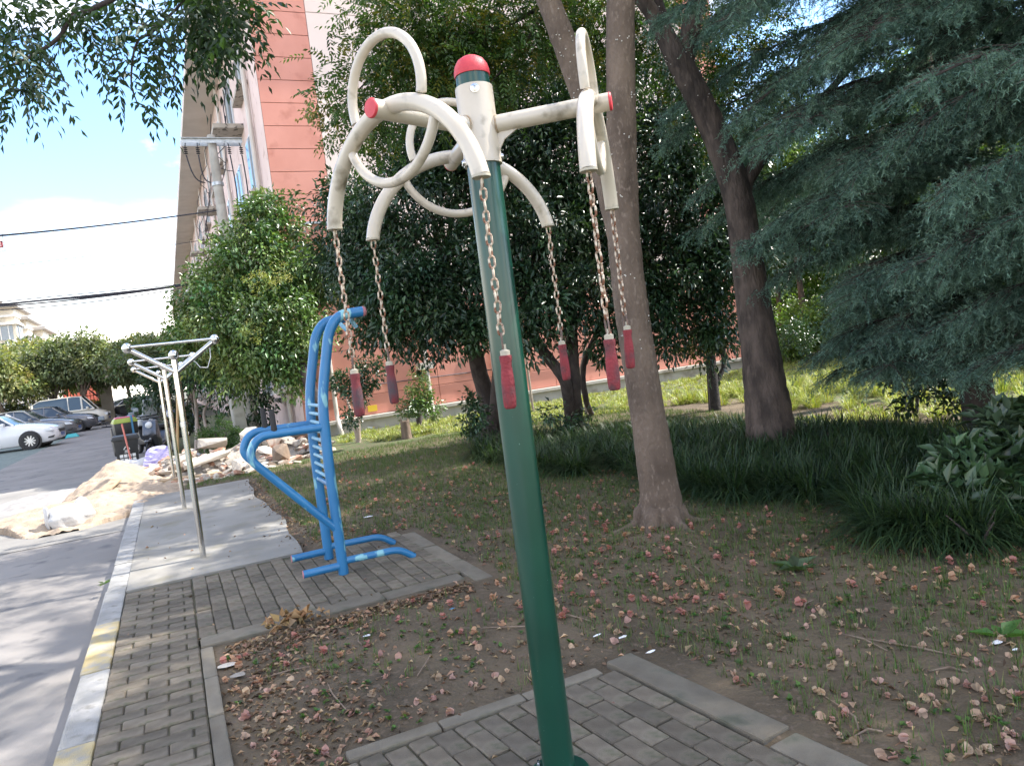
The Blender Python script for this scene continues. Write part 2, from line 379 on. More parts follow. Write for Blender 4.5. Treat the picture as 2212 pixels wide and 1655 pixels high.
mat('barkbrown', (.030, .022, .018), (.100, .074, .060), 7, .95, bump=1.0, bscale=38, c=(.11, .082, .068), cscale=20, clo=.54, chi=.76, stretch=(1, 1, .35), detail=9)
mat('barkpale', (.30, .24, .19), (.40, .33, .27), 9, .95, bump=.6, bscale=30, stretch=(1, 1, .5))
mat('barkdark', (.040, .030, .027), (.075, .058, .050), 10, .95, bump=.9, bscale=30, stretch=(1, 1, .5))
mat('charred', (.018, .016, .016), (.05, .042, .036), 12, .95, bump=.9, bscale=35)
mat('stumpwood', (.13, .09, .065), (.22, .16, .12), 12, .95, bump=.8, bscale=30, stretch=(1, 1, .3))
mat('snailwhite', (.72, .70, .64), None, rough=.6)
mat('teal', (.05, .42, .46), None, rough=.4)
mat('papers', (.74, .74, .76), None, rough=.7)
mat('yellowlabel', (.62, .42, .03), None, rough=.6)
mat('stick', (.16, .11, .08), (.25, .19, .14), 20, .9)
leafmat('leafgloss', .16, .30, .55)
leafmat('leafsoft', .34, .45, .4)
leafmat('needle', .22, .55, .3, (1.1, 1.25, .7))
leafmat('grassblade', .30, .45, .4)
leafmat('litter', .12, .8, .2, (1.2, 1, .7))
leafmat('pod', .35, .75, .2, (1.2, .9, .8))

# ---------------------------------------------------------------- ground, road, kerb, paving
V, F = sheet(-400, 400, -60, 600, 3, 3, lambda x, y: 0*x-.16)
obj('ground', npmesh('ground', V, F), 'farground', kind='structure')
def roadz(x, y): return -.12+.003*wob(x, y, .8)
V, F = sheet(-4.55, -.64, -4, 75, 30, 260, roadz); obj('road', npmesh('road', V, F), 'asphalt', kind='structure', smooth=60)
V, F = sheet(-16, -4.55, -4, 75, 12, 60, lambda x, y: -.122+0*x); obj('parking_paving', npmesh('parking_paving', V, F), 'parking', kind='structure')
V, F = sheet(-4.5, -.66, 10.15, 17.6, 26, 40, lambda x, y: roadz(x, y)+.006); obj('road_sunlit_patch', npmesh('road_patch', V, F), 'sunlitroad_concrete', kind='structure', smooth=60)  # lit area of the plain road, its sunlight put in as a separate sheet
V, F = sheet(-14, -.64, 56.5, 57.4, 3, 3, lambda x, y: -.10+0*x); obj('side_road', npmesh('side_road', V, F), 'sunlitroad_concrete', kind='structure')
def soilz(x, y):
    z = -.016+.012*wob(x, y, 1.1)+.006*wob(x, y, 4.3, 2.)
    z = z+.10*np.exp(-((x-3.1)**2+(y-4.4)**2)/.35)+.05*np.exp(-((x-6.2)**2+(y-6.6)**2)/.6)
    z = z+.05*np.clip((y-6.8)/3, 0, 1)*np.clip((x-.9)/1.5, 0, 1)
    z = z-.024*np.clip((3.5-y)/.4, 0, 1)*np.clip((2.7-x)/.5, 0, 1)
    inpad = ((y > 4.74) & (y < 6.6) & (x < 1.70)) | ((x < 1.71+.1*(3-y)) & (y < 2.86) & (x > .5)) | (x < .0) | ((x < 1.0) & (y > 6.3) & (y < 12.3))
    return np.where(inpad, np.minimum(z, -.045), z)
V, F = sheet(-.52, 9.5, 1.0, 13.0, 210, 250, soilz); obj('soil', npmesh('soil', V, F), 'soil', kind='structure', smooth=60)
def lawnz(x, y):
    inner = (x < 9.3) & (y < 12.8) & (y > 1.2)
    return np.where(inner, -.11, soilz(x, y)-.004+.0*x)
V, F = sheet(-.52, 40, -8, 40, 120, 140, lawnz); obj('lawn', npmesh('lawn', V, F), 'turf', kind='structure', smooth=60)
# kerb stones
kerb = obj('kerb', None, kind='structure')
def stone_mesh(name, dx, dy, dz, bev=.008):
    return bevel(MB().box((0, 0, -dz/2), (dx, dy, dz)).mesh(name), bev, 2)
kme = stone_mesh('kerb_stone', .15, .942, .16, .012); kyel = kme.copy(); kme.materials.append(MATS['kerb']); kyel.materials.append(MATS['kerbyellow'])
yy = 12.35-.95/2; i = 0
while yy > .5:
    yel = 4.75 < yy < 5.7 or 2.85 < yy < 3.8
    o = obj('kerb_stone', kyel if yel else kme, parent=kerb, loc=(-.575+random.uniform(-.004, .004), yy, random.uniform(-.004, .004)), rot=(0, random.uniform(-.008, .008), random.uniform(-.006, .006)))
    yy -= .95
# concrete pad for the drying racks, ragged right edge
edge = [(.88+.035*math.sin(1.7*t)+.018*math.sin(4.7*t+1), t) for t in np.linspace(6.47, 12.05, 40)]
obj('concrete_pad', MB().prism([(-.498, 6.47)]+[(a, b) for a, b in edge]+[(-.498, 12.05)], 'z', -.10, .004), 'padconcrete', kind='structure')
# brick paving: strip beside the kerb and the apron under the blue machine
def paving(name, joint_rects):
    p = obj(name, None, kind='structure')
    for (x0, x1, y0, y1) in joint_rects:
        obj('joint_bed', MB().prism([(x0, y0), (x1, y0), (x1, y1), (x0, y1)], 'z', -.09, -.013), 'joint', parent=p)
    return p
def brickset(variants, lx, ly, seed):
    r = random.Random(seed); out = []
    for i in range(variants):
        me = MB().box((0, 0, -.03), (lx-.006+r.uniform(-.003, .002), ly-.006+r.uniform(-.003, .002), .06)).mesh('brick')
        bevel(me, .006, 1); me.materials.append(MATS['brick']); out.append(me)
    return out
BX, BY = brickset(5, .2, .1, 1), brickset(5, .1, .2, 2)
def lay(parent, me, x, y, z=0.0, tilt=.02):
    return obj('brick', random.choice(me), parent=parent, loc=(x+random.uniform(-.002, .002), y+random.uniform(-.002, .002), z+random.uniform(-.005, .003)),
        rot=(random.uniform(-tilt, tilt), random.uniform(-tilt, tilt), random.uniform(-.015, .015)))
pav = paving('brick_pavement', [(-.498, -.035, 2.2, 6.46), (-.035, 1.66, 4.84, 6.46)])
r_ = 0; y = 2.26; CUT = {}
def cut(w_):
    if w_ not in CUT:
        CUT[w_] = bevel(MB().box((0, 0, -.03), (w_-.007, .093, .06)).mesh('brick'), .006); CUT[w_].materials.append(MATS['brick'])
    return [CUT[w_]]
while y < 6.42:
    x = -.498
    for w_ in ((.2, .2, .063) if r_ % 2 else (.1, .2, .163)):
        lay(pav, BX if w_ == .2 else cut(w_), x+w_/2, y); x += w_
    y += .1; r_ += 1
for k in range(17):
    x = .02+.1*k; off = .1*(k % 2); y = 4.95+off-.2*(k % 2)
    while y < 6.40:
        lo, hi = max(y-.1, 4.845), min(y+.1, 6.455)
        if hi-lo > .19: lay(pav, BY, x, (lo+hi)/2)
        elif hi-lo > .05: obj('brick', bevel(MB().box((0, 0, -.03), (.092, hi-lo-.008, .06)).mesh('brick'), .006), 'brick', parent=pav, loc=(x, (lo+hi)/2, random.uniform(-.005, .002)))
        y += .2
def border(parent, x0, y0, x1, y1, w_, step=.5, dz=.0):
    L = math.hypot(x1-x0, y1-y0); n = max(1, round(L/step)); a = math.atan2(y1-y0, x1-x0)
    for i in range(n):
        t = (i+.5)/n
        me = stone_mesh('border_stone', L/n-.008, w_, .12, .008)
        obj('border_stone', me, 'borderstone', parent=parent, loc=(x0+(x1-x0)*t, y0+(y1-y0)*t, dz+random.uniform(-.006, .006)), rot=(random.uniform(-.02, .02), random.uniform(-.01, .01), a+random.uniform(-.01, .01)))
border(pav, .002, 2.2, .002, 4.66, .068); border(pav, -.03, 4.755, 1.64, 4.755, .165, .5); border(pav, 1.725, 4.55, 1.725, 6.32, .125, .6, -.002)
# paving under the pull machine
pav2 = paving('brick_apron', [(.45, 1.70, .9, 2.86)])
for k in range(13):
    x = 1.602-.1*k; off = .1*(k % 2); y = 2.75-off+.2*(k % 2)
    while y > 1.0:
        lo, hi = y-.1, min(y+.1, 2.855)
        xs_ = x+.1*(2.86-(lo+hi)/2)
        if hi-lo > .19: lay(pav2, BY, xs_, y, 0, .02).rotation_euler.z += .1
        elif hi-lo > .05: obj('brick', bevel(MB().box((0, 0, -.03), (.092, hi-lo-.008, .06)).mesh('brick'), .006), 'brick', parent=pav2, loc=(xs_, (lo+hi)/2, random.uniform(-.005, .002)), rot=(0, 0, .1))
        y -= .2
border(pav2, .42, 2.90, 1.60, 2.90, .075, .45, .004); border(pav2, 1.728, 2.94, 1.818, 2.02, .145, .92, .004); border(pav2, 1.822, 2.0, 1.915, 1.0, .145, .95, -.004); pav2.location = (.02, .045, -.025)

# ---------------------------------------------------------------- pink apartment block
XF, YG, XE, YE, TOP = 2.66, 17.0, 15.6, 100.0, 10.95
blk = thing('apartment_block', 'long pink apartment block with a salmon gable end behind the trees', 'building')
body = MB().prism([(XF, YG), (XE, YG), (XE, YE), (XF, YE)], 'z', -.3, TOP).mesh('wall'); obj('wall', body, 'facadepink', blk)
P_SAL = lambda x0, x1, z0, z1: MB().box(((x0+x1)/2, YG-.012, (z0+z1)/2), (x1-x0-.012, .03, z1-z0-.012))
def panel(nm, x0, x1, z0, z1, m): obj(nm, bevel(P_SAL(x0, x1, z0, z1).mesh(nm), .004), m, blk)
obj('seam_backing', MB().box(((XF+XE)/2, YG-.001, TOP/2+.13), (XE-XF-.002, .006, TOP-.26)), 'seam', blk)
z = 2.95; PH_ = .505
while z < TOP-.1:
    panel('salmon_panel', XF, 3.90, z, min(z+PH_, TOP), 'salmon'); panel('salmon_panel', 14.4, XE, z, min(z+PH_, TOP), 'salmon'); z += PH_
for z0 in (2.95, 4.48, 7.01, 9.54):
    z1 = {2.95: 4.48, 4.48: 7.01, 7.01: 9.54, 9.54: TOP}[z0]
    for x0, x1 in ((3.90, 7.4), (7.4, 10.9), (10.9, 14.4)): panel('pale_panel', x0, x1, z0, z1, 'palepink')
for z0, z1 in ((.36, .82), (.82, 1.90), (1.90, 2.95)):
    for x0, x1 in ((XF, 5.9), (5.9, 9.1), (9.1, 12.3), (12.3, XE)): panel('salmon_panel', x0, x1, z0, z1, 'salmon')
obj('plinth', MB().box(((XF+XE)/2, YG-.06, .03), (XE-XF+.1, .13, .48)), 'plinth', blk)
obj('plinth_ledge', bevel(MB().box(((XF+XE)/2, YG-.09, .31), (XE-XF+.16, .22, .09)).mesh('plinth_ledge'), .01), 'plinth', blk)
obj('drain_apron', MB().box(((XF+XE)/2, YG-.38, -.02), (XE-XF, .55, .06)), 'plinth', blk)
# eave along the street side
obj('eave', MB().prism([(XF-.94, TOP-.18), (XF+.3, TOP-.18), (XF+.3, TOP+.12), (XF-.94, TOP+.12)], 'y', YG-.4, YE), 'eave', blk)
obj('gable_coping', MB().box(((XF+XE)/2, YG-.1, TOP+.2), (XE-XF+.8, .5, .2)), 'eave', blk)
# street-side windows, sills, ledges, air conditioners, pipes
fl = [.95+2.53*k for k in range(4)]
wme = MB().box((0, 0, 0), (.05, 1.5, 1.45)).mesh('window_frame'); wme.materials.append(MATS['frame'])
gme = MB().box((-.02, 0, 0), (.03, 1.36, 1.31)).mesh('pane'); gme.materials.append(MATS['glassbright'])
bme = MB().box((-.045, 0, 0), (.03, .05, 1.31)).mesh('mullion'); bme.materials.append(MATS['frame'])
sme = MB().box((-.10, 0, 0), (.24, 1.7, .09)).mesh('sill'); sme.materials.append(MATS['ledge'])
lme = MB().box((-.37, 0, 0), (.74, 1.15, .11)).mesh('ac_ledge'); lme.materials.append(MATS['ledge'])
ame = bevel(MB().box((-.30, 0, .36), (.32, .80, .58)).mesh('air_conditioner'), .02); ame.materials.append(MATS['whiteplastic'])
fme = MB().lathe([(.0, 0), (.20, .0), (.20, .015), (.0, .015)], n=16, M=Matrix.Rotation(-math.pi/2, 3, 'Y')).mesh('fan_grille'); fme.materials.append(MATS['blackplastic'])
rr = random.Random(3)
ywin = [19.3+3.25*k for k in range(16)]
for iy, wy in enumerate(ywin):
    for iz, wz in enumerate(fl):
        wnd = obj('window', wme, parent=blk, loc=(XF-.02, wy, wz+.75))
        obj('pane', gme, parent=wnd, loc=(0, 0, 0)); obj('mullion', bme, parent=wnd)
        obj('sill', sme, parent=blk, loc=(XF, wy, wz-.04))
        if (iy+iz*2) % 3 == 0 or (iy == 0 and iz == 2):
            zz = wz-.42 if not (iy == 0) else 8.02
            if iy == 0 and iz != 2: continue
            lg = obj('ac_ledge', lme, parent=blk, loc=(XF, wy+1.55 if iy else 20.75, zz))
            if iy and rr.random() < .6:
                a = obj('air_conditioner', ame, parent=lg, loc=(0, 0, 0)); obj('fan_grille', fme, parent=lg, loc=(-.475, .12, .36))
    if iy % 2 == 0:
        obj('downpipe', MB().tube([(XF-.09, wy-.95, .3), (XF-.09, wy-.95, TOP-.2)], .055, 8), 'pipewhite', blk)
# pilaster pipe at the corner and pipes on the gable
obj('downpipe', MB().tube([(XF-.09, YG+1.35, .05), (XF-.09, YG+1.35, TOP-.2)], .06, 8), 'pipewhite', blk)
for px, zt in ((3.36, 2.6), (7.35, 2.4), (5.62, 2.6)):
    e = obj('downpipe', MB().tube(bend([(px, YG-.11, zt), (px, YG-.11, .42), (px, YG-.26, .20), (px+.03, YG-.26, .02)], 5, .12), .05, 10), 'pipewhite', blk)
obj('meter_box', MB().box((5.58, YG-.12, 1.32), (.40, .16, .16)), 'pipewhite', blk)
obj('wall_label', MB().box((4.21, YG-.035, .50), (.22, .012, .14)), 'yellowlabel', blk)
obj('wall_wire', MB().tube([(x, YG-.06, 1.06-.05*math.sin((x-2.7)/12*math.pi)) for x in np.linspace(2.7, 15, 14)], .012, 5), 'cable', blk)
obj('wall_bracket', MB().box((3.5, YG-.05, 4.83), (.52, .05, .05)), 'galv', blk)
obj('street_window_ground', MB().box((XF-.04, 18.9, 1.9), (.05, 1.6, 1.3)), 'glass', blk)
obj('window_balcony', MB().box((XF-.2, 18.9, 1.16), (.42, 1.9, .12)), 'whiteplastic', blk)
# loose wires down the facade
for k in range(12):
    ya = rr.uniform(20, 44); za = rr.uniform(6, 12); yb = ya+rr.uniform(1, 5); zb = za-rr.uniform(1.5, 4)
    obj('hanging_wire', MB().tube([(XF-.1-rr.uniform(.1, .5)*math.sin(math.pi*t), ya+(yb-ya)*t, za+(zb-za)*t-.7*math.sin(math.pi*t)) for t in np.linspace(0, 1, 9)], .014, 4), 'cable', blk)

# ---------------------------------------------------------------- utility pole and cables
UX, UY = 1.73, 19.0
up_ = thing('utility_pole', 'tall grey concrete utility pole with a metal crossarm by the pink block', 'utility pole', (UX, UY, -.16))
obj('pole', MB().lathe([(.165, 0), (.15, 2.5), (.12, 5.5), (.095, 7.5), (.093, 7.56), (.0, 7.57)], n=18), 'utilconcrete', up_, smooth=40)
ca = MB()
for s in (-1, 1): ca.box((0, s*.13, 7.40), (1.36, .012, .11)); ca.box((0, s*.16, 7.45), (1.36, .07, .012))
for x in (-.28, .28): ca.tube([(x, -.16, 7.39), (x, .16, 7.39)], .012, 6)
obj('crossarm', ca, 'galv', up_)
obj('clamp_band', MB().lathe([(.122, 6.36), (.135, 6.36), (.135, 6.44), (.122, 6.44)], n=16), 'galv', up_)
for x in (-.60, -.34, .34, .60):
    ins = MB().tube([(x, -.13, 7.34), (x*1.03, -.16, 7.24)], .012, 6)
    for k in range(4): ins.lathe([(.015, 0), (.045, .008), (.045, .018), (.015, .03)], (x*1.03, -.17-.006*k, 7.20-.045*k), 10)
    obj('insulator', ins, 'blackrubber', up_, smooth=40)
    zb = 5.6 if x > 0 else 6.4
    obj('jumper_wire', MB().tube([(x*1.03+(.12*math.sin(math.pi*t))*(1 if x > 0 else -1)*.4+(0-x)*t*(.55 if x < 0 else .1), -.17, 7.05+(zb-7.05)*t-.18*math.sin(math.pi*t)) for t in np.linspace(0, 1, 10)], .016, 5), 'cable', up_)
def cable(name, label, a, b, sag, r, n, spread, seed, cat='cable'):
    rg = random.Random(seed); t_ = thing(name, label, cat, tuple(a))
    for i in range(n):
        ph = rg.uniform(0, 6); am = rg.uniform(.2, 1)*spread; s_ = sag*rg.uniform(.85, 1.2)+(spread*1.6 if i == n-1 else 0)
        pts = []
        for t in np.linspace(0, 1, 34):
            p = np.array(b)*t-np.array(a)*t
            pts.append((p[0], p[1]+am*.4*math.sin(ph+5*t), p[2]-s_*4*t*(1-t)+am*math.sin(ph+9*t)*(1-abs(2*t-1))))
        obj('strand', MB().tube(pts, r*rg.uniform(.7, 1.1), 5), 'cable', t_)
    return t_
cable('overhead_cable', 'thin dark overhead cables crossing the street from the utility pole', (UX-.1, UY, 5.62), (-14, 19.6, 5.75), .42, .016, 4, .03, 1)
cable('overhead_cable', 'thick loose bundle of overhead cables crossing below the thin ones', (XF, 24.5, 4.75), (-14, 23.2, 4.9), .45, .020, 9, .09, 2)
cable('overhead_cable', 'single faint wire crossing the white sky under the thin cables', (XF, 30, 7.0), (-14, 30, 6.2), .25, .010, 1, .0, 5)
sg = thing('hanging_sign', 'small white sign with red lettering hung from the overhead cable', 'sign', (-2.90, 19.2, 4.93))
obj('board', MB().box((0, 0, .12), (.30, .03, .26)), 'whiteprint', sg)
ch = MB()
for (x, z, a, b) in ((.02, .21, .16, .025), (.02, .16, .14, .02), (.02, .11, .16, .025), (-.05, .16, .025, .12), (.09, .16, .025, .12), (.02, .16, .02, .11)): ch.box((x, -.019, z), (a, .006, b))
obj('lettering', ch, 'signred', sg)
obj('cord', MB().tube([(-.12, 0, .25), (-.12, .0, .42)], .006, 4).tube([(.12, 0, .25), (.12, .0, .42)], .006, 4), 'cable', sg)

# ---------------------------------------------------------------- far buildings
cb = thing('apartment_building', 'far cream apartment building with stepped bay windows at the left edge', 'building', (-30, 100, -.16))
def bay(x0, x1, y, top, floors, c):
    obj('bay_wall', MB().box(((x0+x1)/2, y+5, top/2), (x1-x0, 10, top)), 'cream', cb)
    obj('cornice', bevel(MB().box(((x0+x1)/2, y+4.6, top+.25), (x1-x0+.9, 10.6, .5)).mesh('cornice'), .1), 'greybrown', cb)
    obj('parapet_band', MB().box(((x0+x1)/2, y+4.9, top-.9), (x1-x0+.25, 10.2, .25)), 'creamlight', cb)
    for k in range(floors):
        zc = top-2.9-k*3.0
        obj('floor_band', MB().box(((x0+x1)/2, y+4.8, zc+1.15), (x1-x0+.5, 10.3, .28)), 'creamlight', cb)
        for s in (0, 1):
            w_ = obj('window', MB().box(((x0+x1)/2, y-.02, zc+.1), (x1-x0-.7, .12, 1.6)) if s == 0 else MB().box((x1+.02, y+2.2, zc+.1), (.12, 2.9, 1.6)), 'glassbright', cb)
            fr = MB()
            for q in (-.33, 0, .33):
                if s == 0: fr.box(((x0+x1)/2+q*(x1-x0-.7), y-.1, zc+.1), (.09, .06, 1.6))
                else: fr.box((x1+.1, y+2.2+q*2.9, zc+.1), (.06, .09, 1.6))
            obj('frame', fr, 'creamlight', w_)
        if k % 2 == 0: obj('ac_cover', MB().box((x1-.6, y-.15, zc-1.2), (1.0, .3, .8)), 'whiteplastic', cb)
for i, (u0, u1, v) in enumerate(((-120, -45, 610), (-45, 28, 640), (28, 56, 668), (56, 92, 690))):
    yb = 96+4*i; a, b = gy(u0, v+10, yb), gy(u1, v+10, yb)
    bay(a[0]+30, b[0]+30-.1, yb-100+i*.01, b[2]-.6, 4, i)
rb = thing('red_building', 'far low building with red gable wall and flat roofs beyond the street trees', 'building', (-16, 118, -.16))
a, b, c = gy(100, 752, 118), gy(212, 745, 118), gy(130, 738, 118)
obj('red_gable', MB().prism([(a[0]+16, -1), (a[0]+16+5.2, -1), (a[0]+16+5.2, a[2]-.4), (a[0]+16+2.6, c[2]+.4), (a[0]+16, a[2]-.4)], 'y', 0, 8), 'redroof', rb)
obj('red_wing', MB().prism([(a[0]+16+5.2, -1), (b[0]+16, -1), (b[0]+16, b[2]+.9), (a[0]+16+5.2, b[2]-.5)], 'y', .2, 9), 'redroof', rb)
obj('end_wall', MB().box((b[0]+16.3, 4, 6), (.7, 9, b[2]*2-11+.3)), 'cream', rb)
obj('flat_roof', MB().box((a[0]+16-2.4, 3, a[2]-.4), (5, 8, .5)), 'greybrown', rb); obj('low_wall', MB().box((a[0]+16-2.4, 3.2, a[2]/2-.8), (4.6, 7, a[2])), 'cream', rb)
for k, (dx, dz) in enumerate(((2.0, .5), (3.2, .6), (-2.2, .5))):
    t_ = obj('water_heater', MB().tube([(a[0]+16+dx, .5, a[2]+dz+.3), (a[0]+16+dx+.9, .5, a[2]+dz+.3)], .28, 10), 'galv', rb)
# ---------------------------------------------------------------- green pull machine
MX, MY = 1.0724, 2.3335; ZA = 2.2565; LR = .389; CAPL = .449
A0 = math.atan2(-MY, -MX)-.7592
pm = thing('arm_pull_machine', 'green outdoor exercise post with three ivory arms and rings', 'exercise machine', (MX, MY, 0))
ZB = -.025
obj('base_plate', bevel(MB().lathe([(0, ZB), (.108, ZB), (.108, ZB+.012), (.0, ZB+.012)], n=28).mesh('base_plate'), .002), 'greenpaint', pm)
for k in range(4): obj('anchor_bolt', MB().lathe([(.009, .012), (.009, .024), (.005, .024), (.005, .034), (0, .034)], (.084*math.cos(k*1.571+.6), .084*math.sin(k*1.571+.6), ZB), 8), 'steelbolt', pm)
obj('post', MB().lathe([(.057, ZB+.006), (.057, .6), (.057, 1.2), (.057, 1.8), (.057, 2.445)], n=40), 'greenpaint', pm, smooth=40)
obj('top_cap', MB().lathe([(.0605, 2.428), (.0615, 2.434), (.0605, 2.447), (.056, 2.464), (.045, 2.481), (.028, 2.492), (.012, 2.496), (0, 2.497)], n=32), 'redplastic', pm, smooth=60)
slv = obj('sleeve', MB().lathe([(.058, 2.128), (.0655, 2.128), (.0655, 2.140), (.0645, 2.143), (.0645, 2.386), (.0635, 2.390), (.058, 2.390)], n=40), 'ivory', pm, smooth=40)
def facing(a, r, z): return (r*math.cos(a), r*math.sin(a), z)
TOC = math.atan2(-MY, -MX)
for (da, z) in ((.05, 2.368), (-1.35, 2.140), (1.55, 2.150), (2.6, 2.36)):
    Mr = Matrix.Rotation(TOC+da, 3, 'Z') @ Matrix.Rotation(math.pi/2, 3, 'Y')
    c_ = facing(TOC+da, .0635, z)
    bo = obj('bolt', MB().lathe([(.015, 0), (.015, .003), (.0100, .004), (.0100, .009), (.005, .010), (.005, .005), (0, .005)], c_, 16, Mr), 'steelbolt', slv, smooth=30)
for k in range(3):
    a = A0+k*2*math.pi/3; e = np.array([math.cos(a), math.sin(a), 0]); t = np.array([-e[1], e[0], 0]); U = np.array([0, 0, 1.])
    arm = obj('arm', MB().tube([e*.055+U*ZA, e*.2+U*ZA, e*CAPL+U*ZA], .0290, 24), 'ivory', pm, smooth=40)
    Mr = Matrix.Rotation(a, 3, 'Z') @ Matrix.Rotation(math.pi/2, 3, 'Y'); c_ = tuple(e*(CAPL-.002)+U*ZA)
    obj('end_cap', MB().lathe([(.0295, 0), (.0295, .004), (.027, .008), (.015, .0095), (0, .010)], c_, 24, Mr), 'redplastic', arm, smooth=50)
    g = MB(); g0 = e*.058+U*(ZA-.026); g1 = e*.135+U*(ZA-.027); g2 = e*.060+U*(ZA-.095)
    mid = e*.085+U*(ZA-.055); th = t*.004
    g.add([p+th for p in (g0, g1, mid, g2)]+[p-th for p in (g0, g1, mid, g2)], [(0, 1, 2, 3), (7, 6, 5, 4), (0, 4, 5, 1), (1, 5, 6, 2), (2, 6, 7, 3), (3, 7, 4, 0)])
    obj('gusset', g, 'ivory', arm)
    obj('weld_bead', MB().tube([e*.0655+U*ZA+.0295*(math.cos(q)*t+math.sin(q)*U) for q in np.linspace(0, 6.283, 25)[:-1]], .0035, 6, closed=True), 'rustyweld', arm, smooth=60)
    R0 = e*LR
    th0 = math.asin((1.972-1.905)/.362)
    arch = [R0+t*.362*math.cos(q)+U*(1.905+.362*math.sin(q)) for q in np.linspace(th0, math.pi-th0, 33)]
    ar = obj('bow_tube', MB().tube(arch, .0255, 20), 'ivory', pm, smooth=40)
    for s in (0, -1):
        p = arch[s]; obj('tube_plug', MB().lathe([(.0262, -.004), (.0262, .003), (.022, .003), (.0, .001)], tuple(p), 20), 'ivoryflat', ar, smooth=40)
    q0 = -.30
    up = [R0+t*.168*math.cos(q)+U*(2.312+.168*math.sin(q)) for q in np.linspace(q0, math.pi-q0, 33)]
    lo = [R0+t*.219*math.cos(q)+U*(2.264+.219*math.sin(q)) for q in np.linspace(math.pi+.40, 2*math.pi-.40, 27)]
    obj('upper_ring', MB().tube(up, .0155, 16), 'ivory', ar, smooth=40)
    obj('lower_ring', MB().tube(lo, .0155, 16), 'ivory', ar, smooth=40)
# chains with grips, hanging from the bow tubes
def linkpath(l=.038, w_=.021, n=7):
    r = w_/2-.003; h = l/2-r-.003; P = []
    for q in np.linspace(0, math.pi, n): P.append((r*math.cos(q), 0, h+r*math.sin(q)))
    for q in np.linspace(math.pi, 2*math.pi, n): P.append((r*math.cos(q), 0, -h+r*math.sin(q)))
    return P
LINK = MB().tube(linkpath(), .0033, 7, closed=True).mesh('chain_link'); LINK.shade_smooth(); LINK.materials.append(MATS['chain'])
HOOK = MB().tube(linkpath(.052, .022), .0028, 7, closed=True).mesh('hook_link'); HOOK.shade_smooth(); HOOK.materials.append(MATS['rustyhook'])
def grip(worn):
    pr_ = [(.0, .0), (.013, .0), (.0172, .006), (.0188, .03), (.0190, .055), (.0182, .08), (.0162, .105), (.0150, .118), (.0165, .132), (.0178, .140), (.0172, .147), (.006, .149)]
    return MB().lathe(pr_, n=18), worn
CH = [  # arm, side, grip-top pixel row, worn, label
    (0, 'L', 800, 1, 'worn dark red grip on the leftmost chain, in front of the blue machine'),
    (2, 'L', 782, 1, 'worn dark red grip on the second chain from the left'),
    (0, 'R', 758, 0, 'red grip on a rusty chain hanging just in front of the green post'),
    (2, 'R', 738, 0, 'red grip on a chain hanging right of the green post, before the twin trunks'),
    (1, 'N', 724, 0, 'large red grip on the chain hanging left of the grey trunk, nearest at right'),
    (1, 'F', 706, 0, 'small bright red grip on the rightmost chain, in front of the grey trunk')]
for (k, sd, vtop, worn, lab) in CH:
    a = A0+k*2*math.pi/3; e = np.array([math.cos(a), math.sin(a), 0]); t = np.array([-e[1], e[0], 0])
    xe = .362*math.cos(math.asin((1.972-1.905)/.362))
    cand = [np.array([MX, MY, 0])+e*LR+t*xe*s+np.array([0, 0, 1.972]) for s in (-1, 1)]
    key = {'L': lambda p: proj(p)[0][0], 'R': lambda p: -proj(p)[0][0], 'N': lambda p: proj(p)[1], 'F': lambda p: -proj(p)[1]}[sd]
    p = min(cand, key=key)
    zs = np.linspace(1.0, 1.95, 400); vv = np.array([proj(np.array([p[0], p[1], z]))[0][1] for z in zs]); zt = zs[np.argmin(abs(vv-vtop))]
    c = thing('pull_chain', lab, 'chain grip', (p[0], p[1], p[2]), A0+k*2*math.pi/3+.4*k, 'six pull chains of the exercise machine')
    n = int((1.972-zt-.05)/.0305); tw = random.Random(k*7+ord(sd)); top = -.006
    pitch = (1.972-zt-.048)/n
    for i in range(n):
        obj('chain_link', LINK, parent=c, loc=(0, 0, top-.013-pitch*i), rot=(tw.uniform(-.1, .1), tw.uniform(-.1, .1), (i % 2)*math.pi/2+tw.uniform(-.25, .25)+.6))
    zg = zt-1.972
    obj('hook_link', HOOK, parent=c, loc=(0, 0, zg+.026), rot=(0, .08, .5+tw.uniform(-.3, .3)+(n % 2)*1.57))
    mb, wn_ = grip(worn)
    gr = obj('grip', mb, 'gripworn' if worn else 'gripred', c, loc=(0, 0, zg-.16), rot=(tw.uniform(-.03, .03), tw.uniform(-.03, .03), tw.uniform(0, 6)), smooth=60)
    obj('ferrule', MB().lathe([(.0, .146), (.0135, .146), (.0140, .160), (.010, .162), (.0045, .165), (.0045, .178), (0, .178)], n=14), 'ivoryflat', gr, smooth=30)

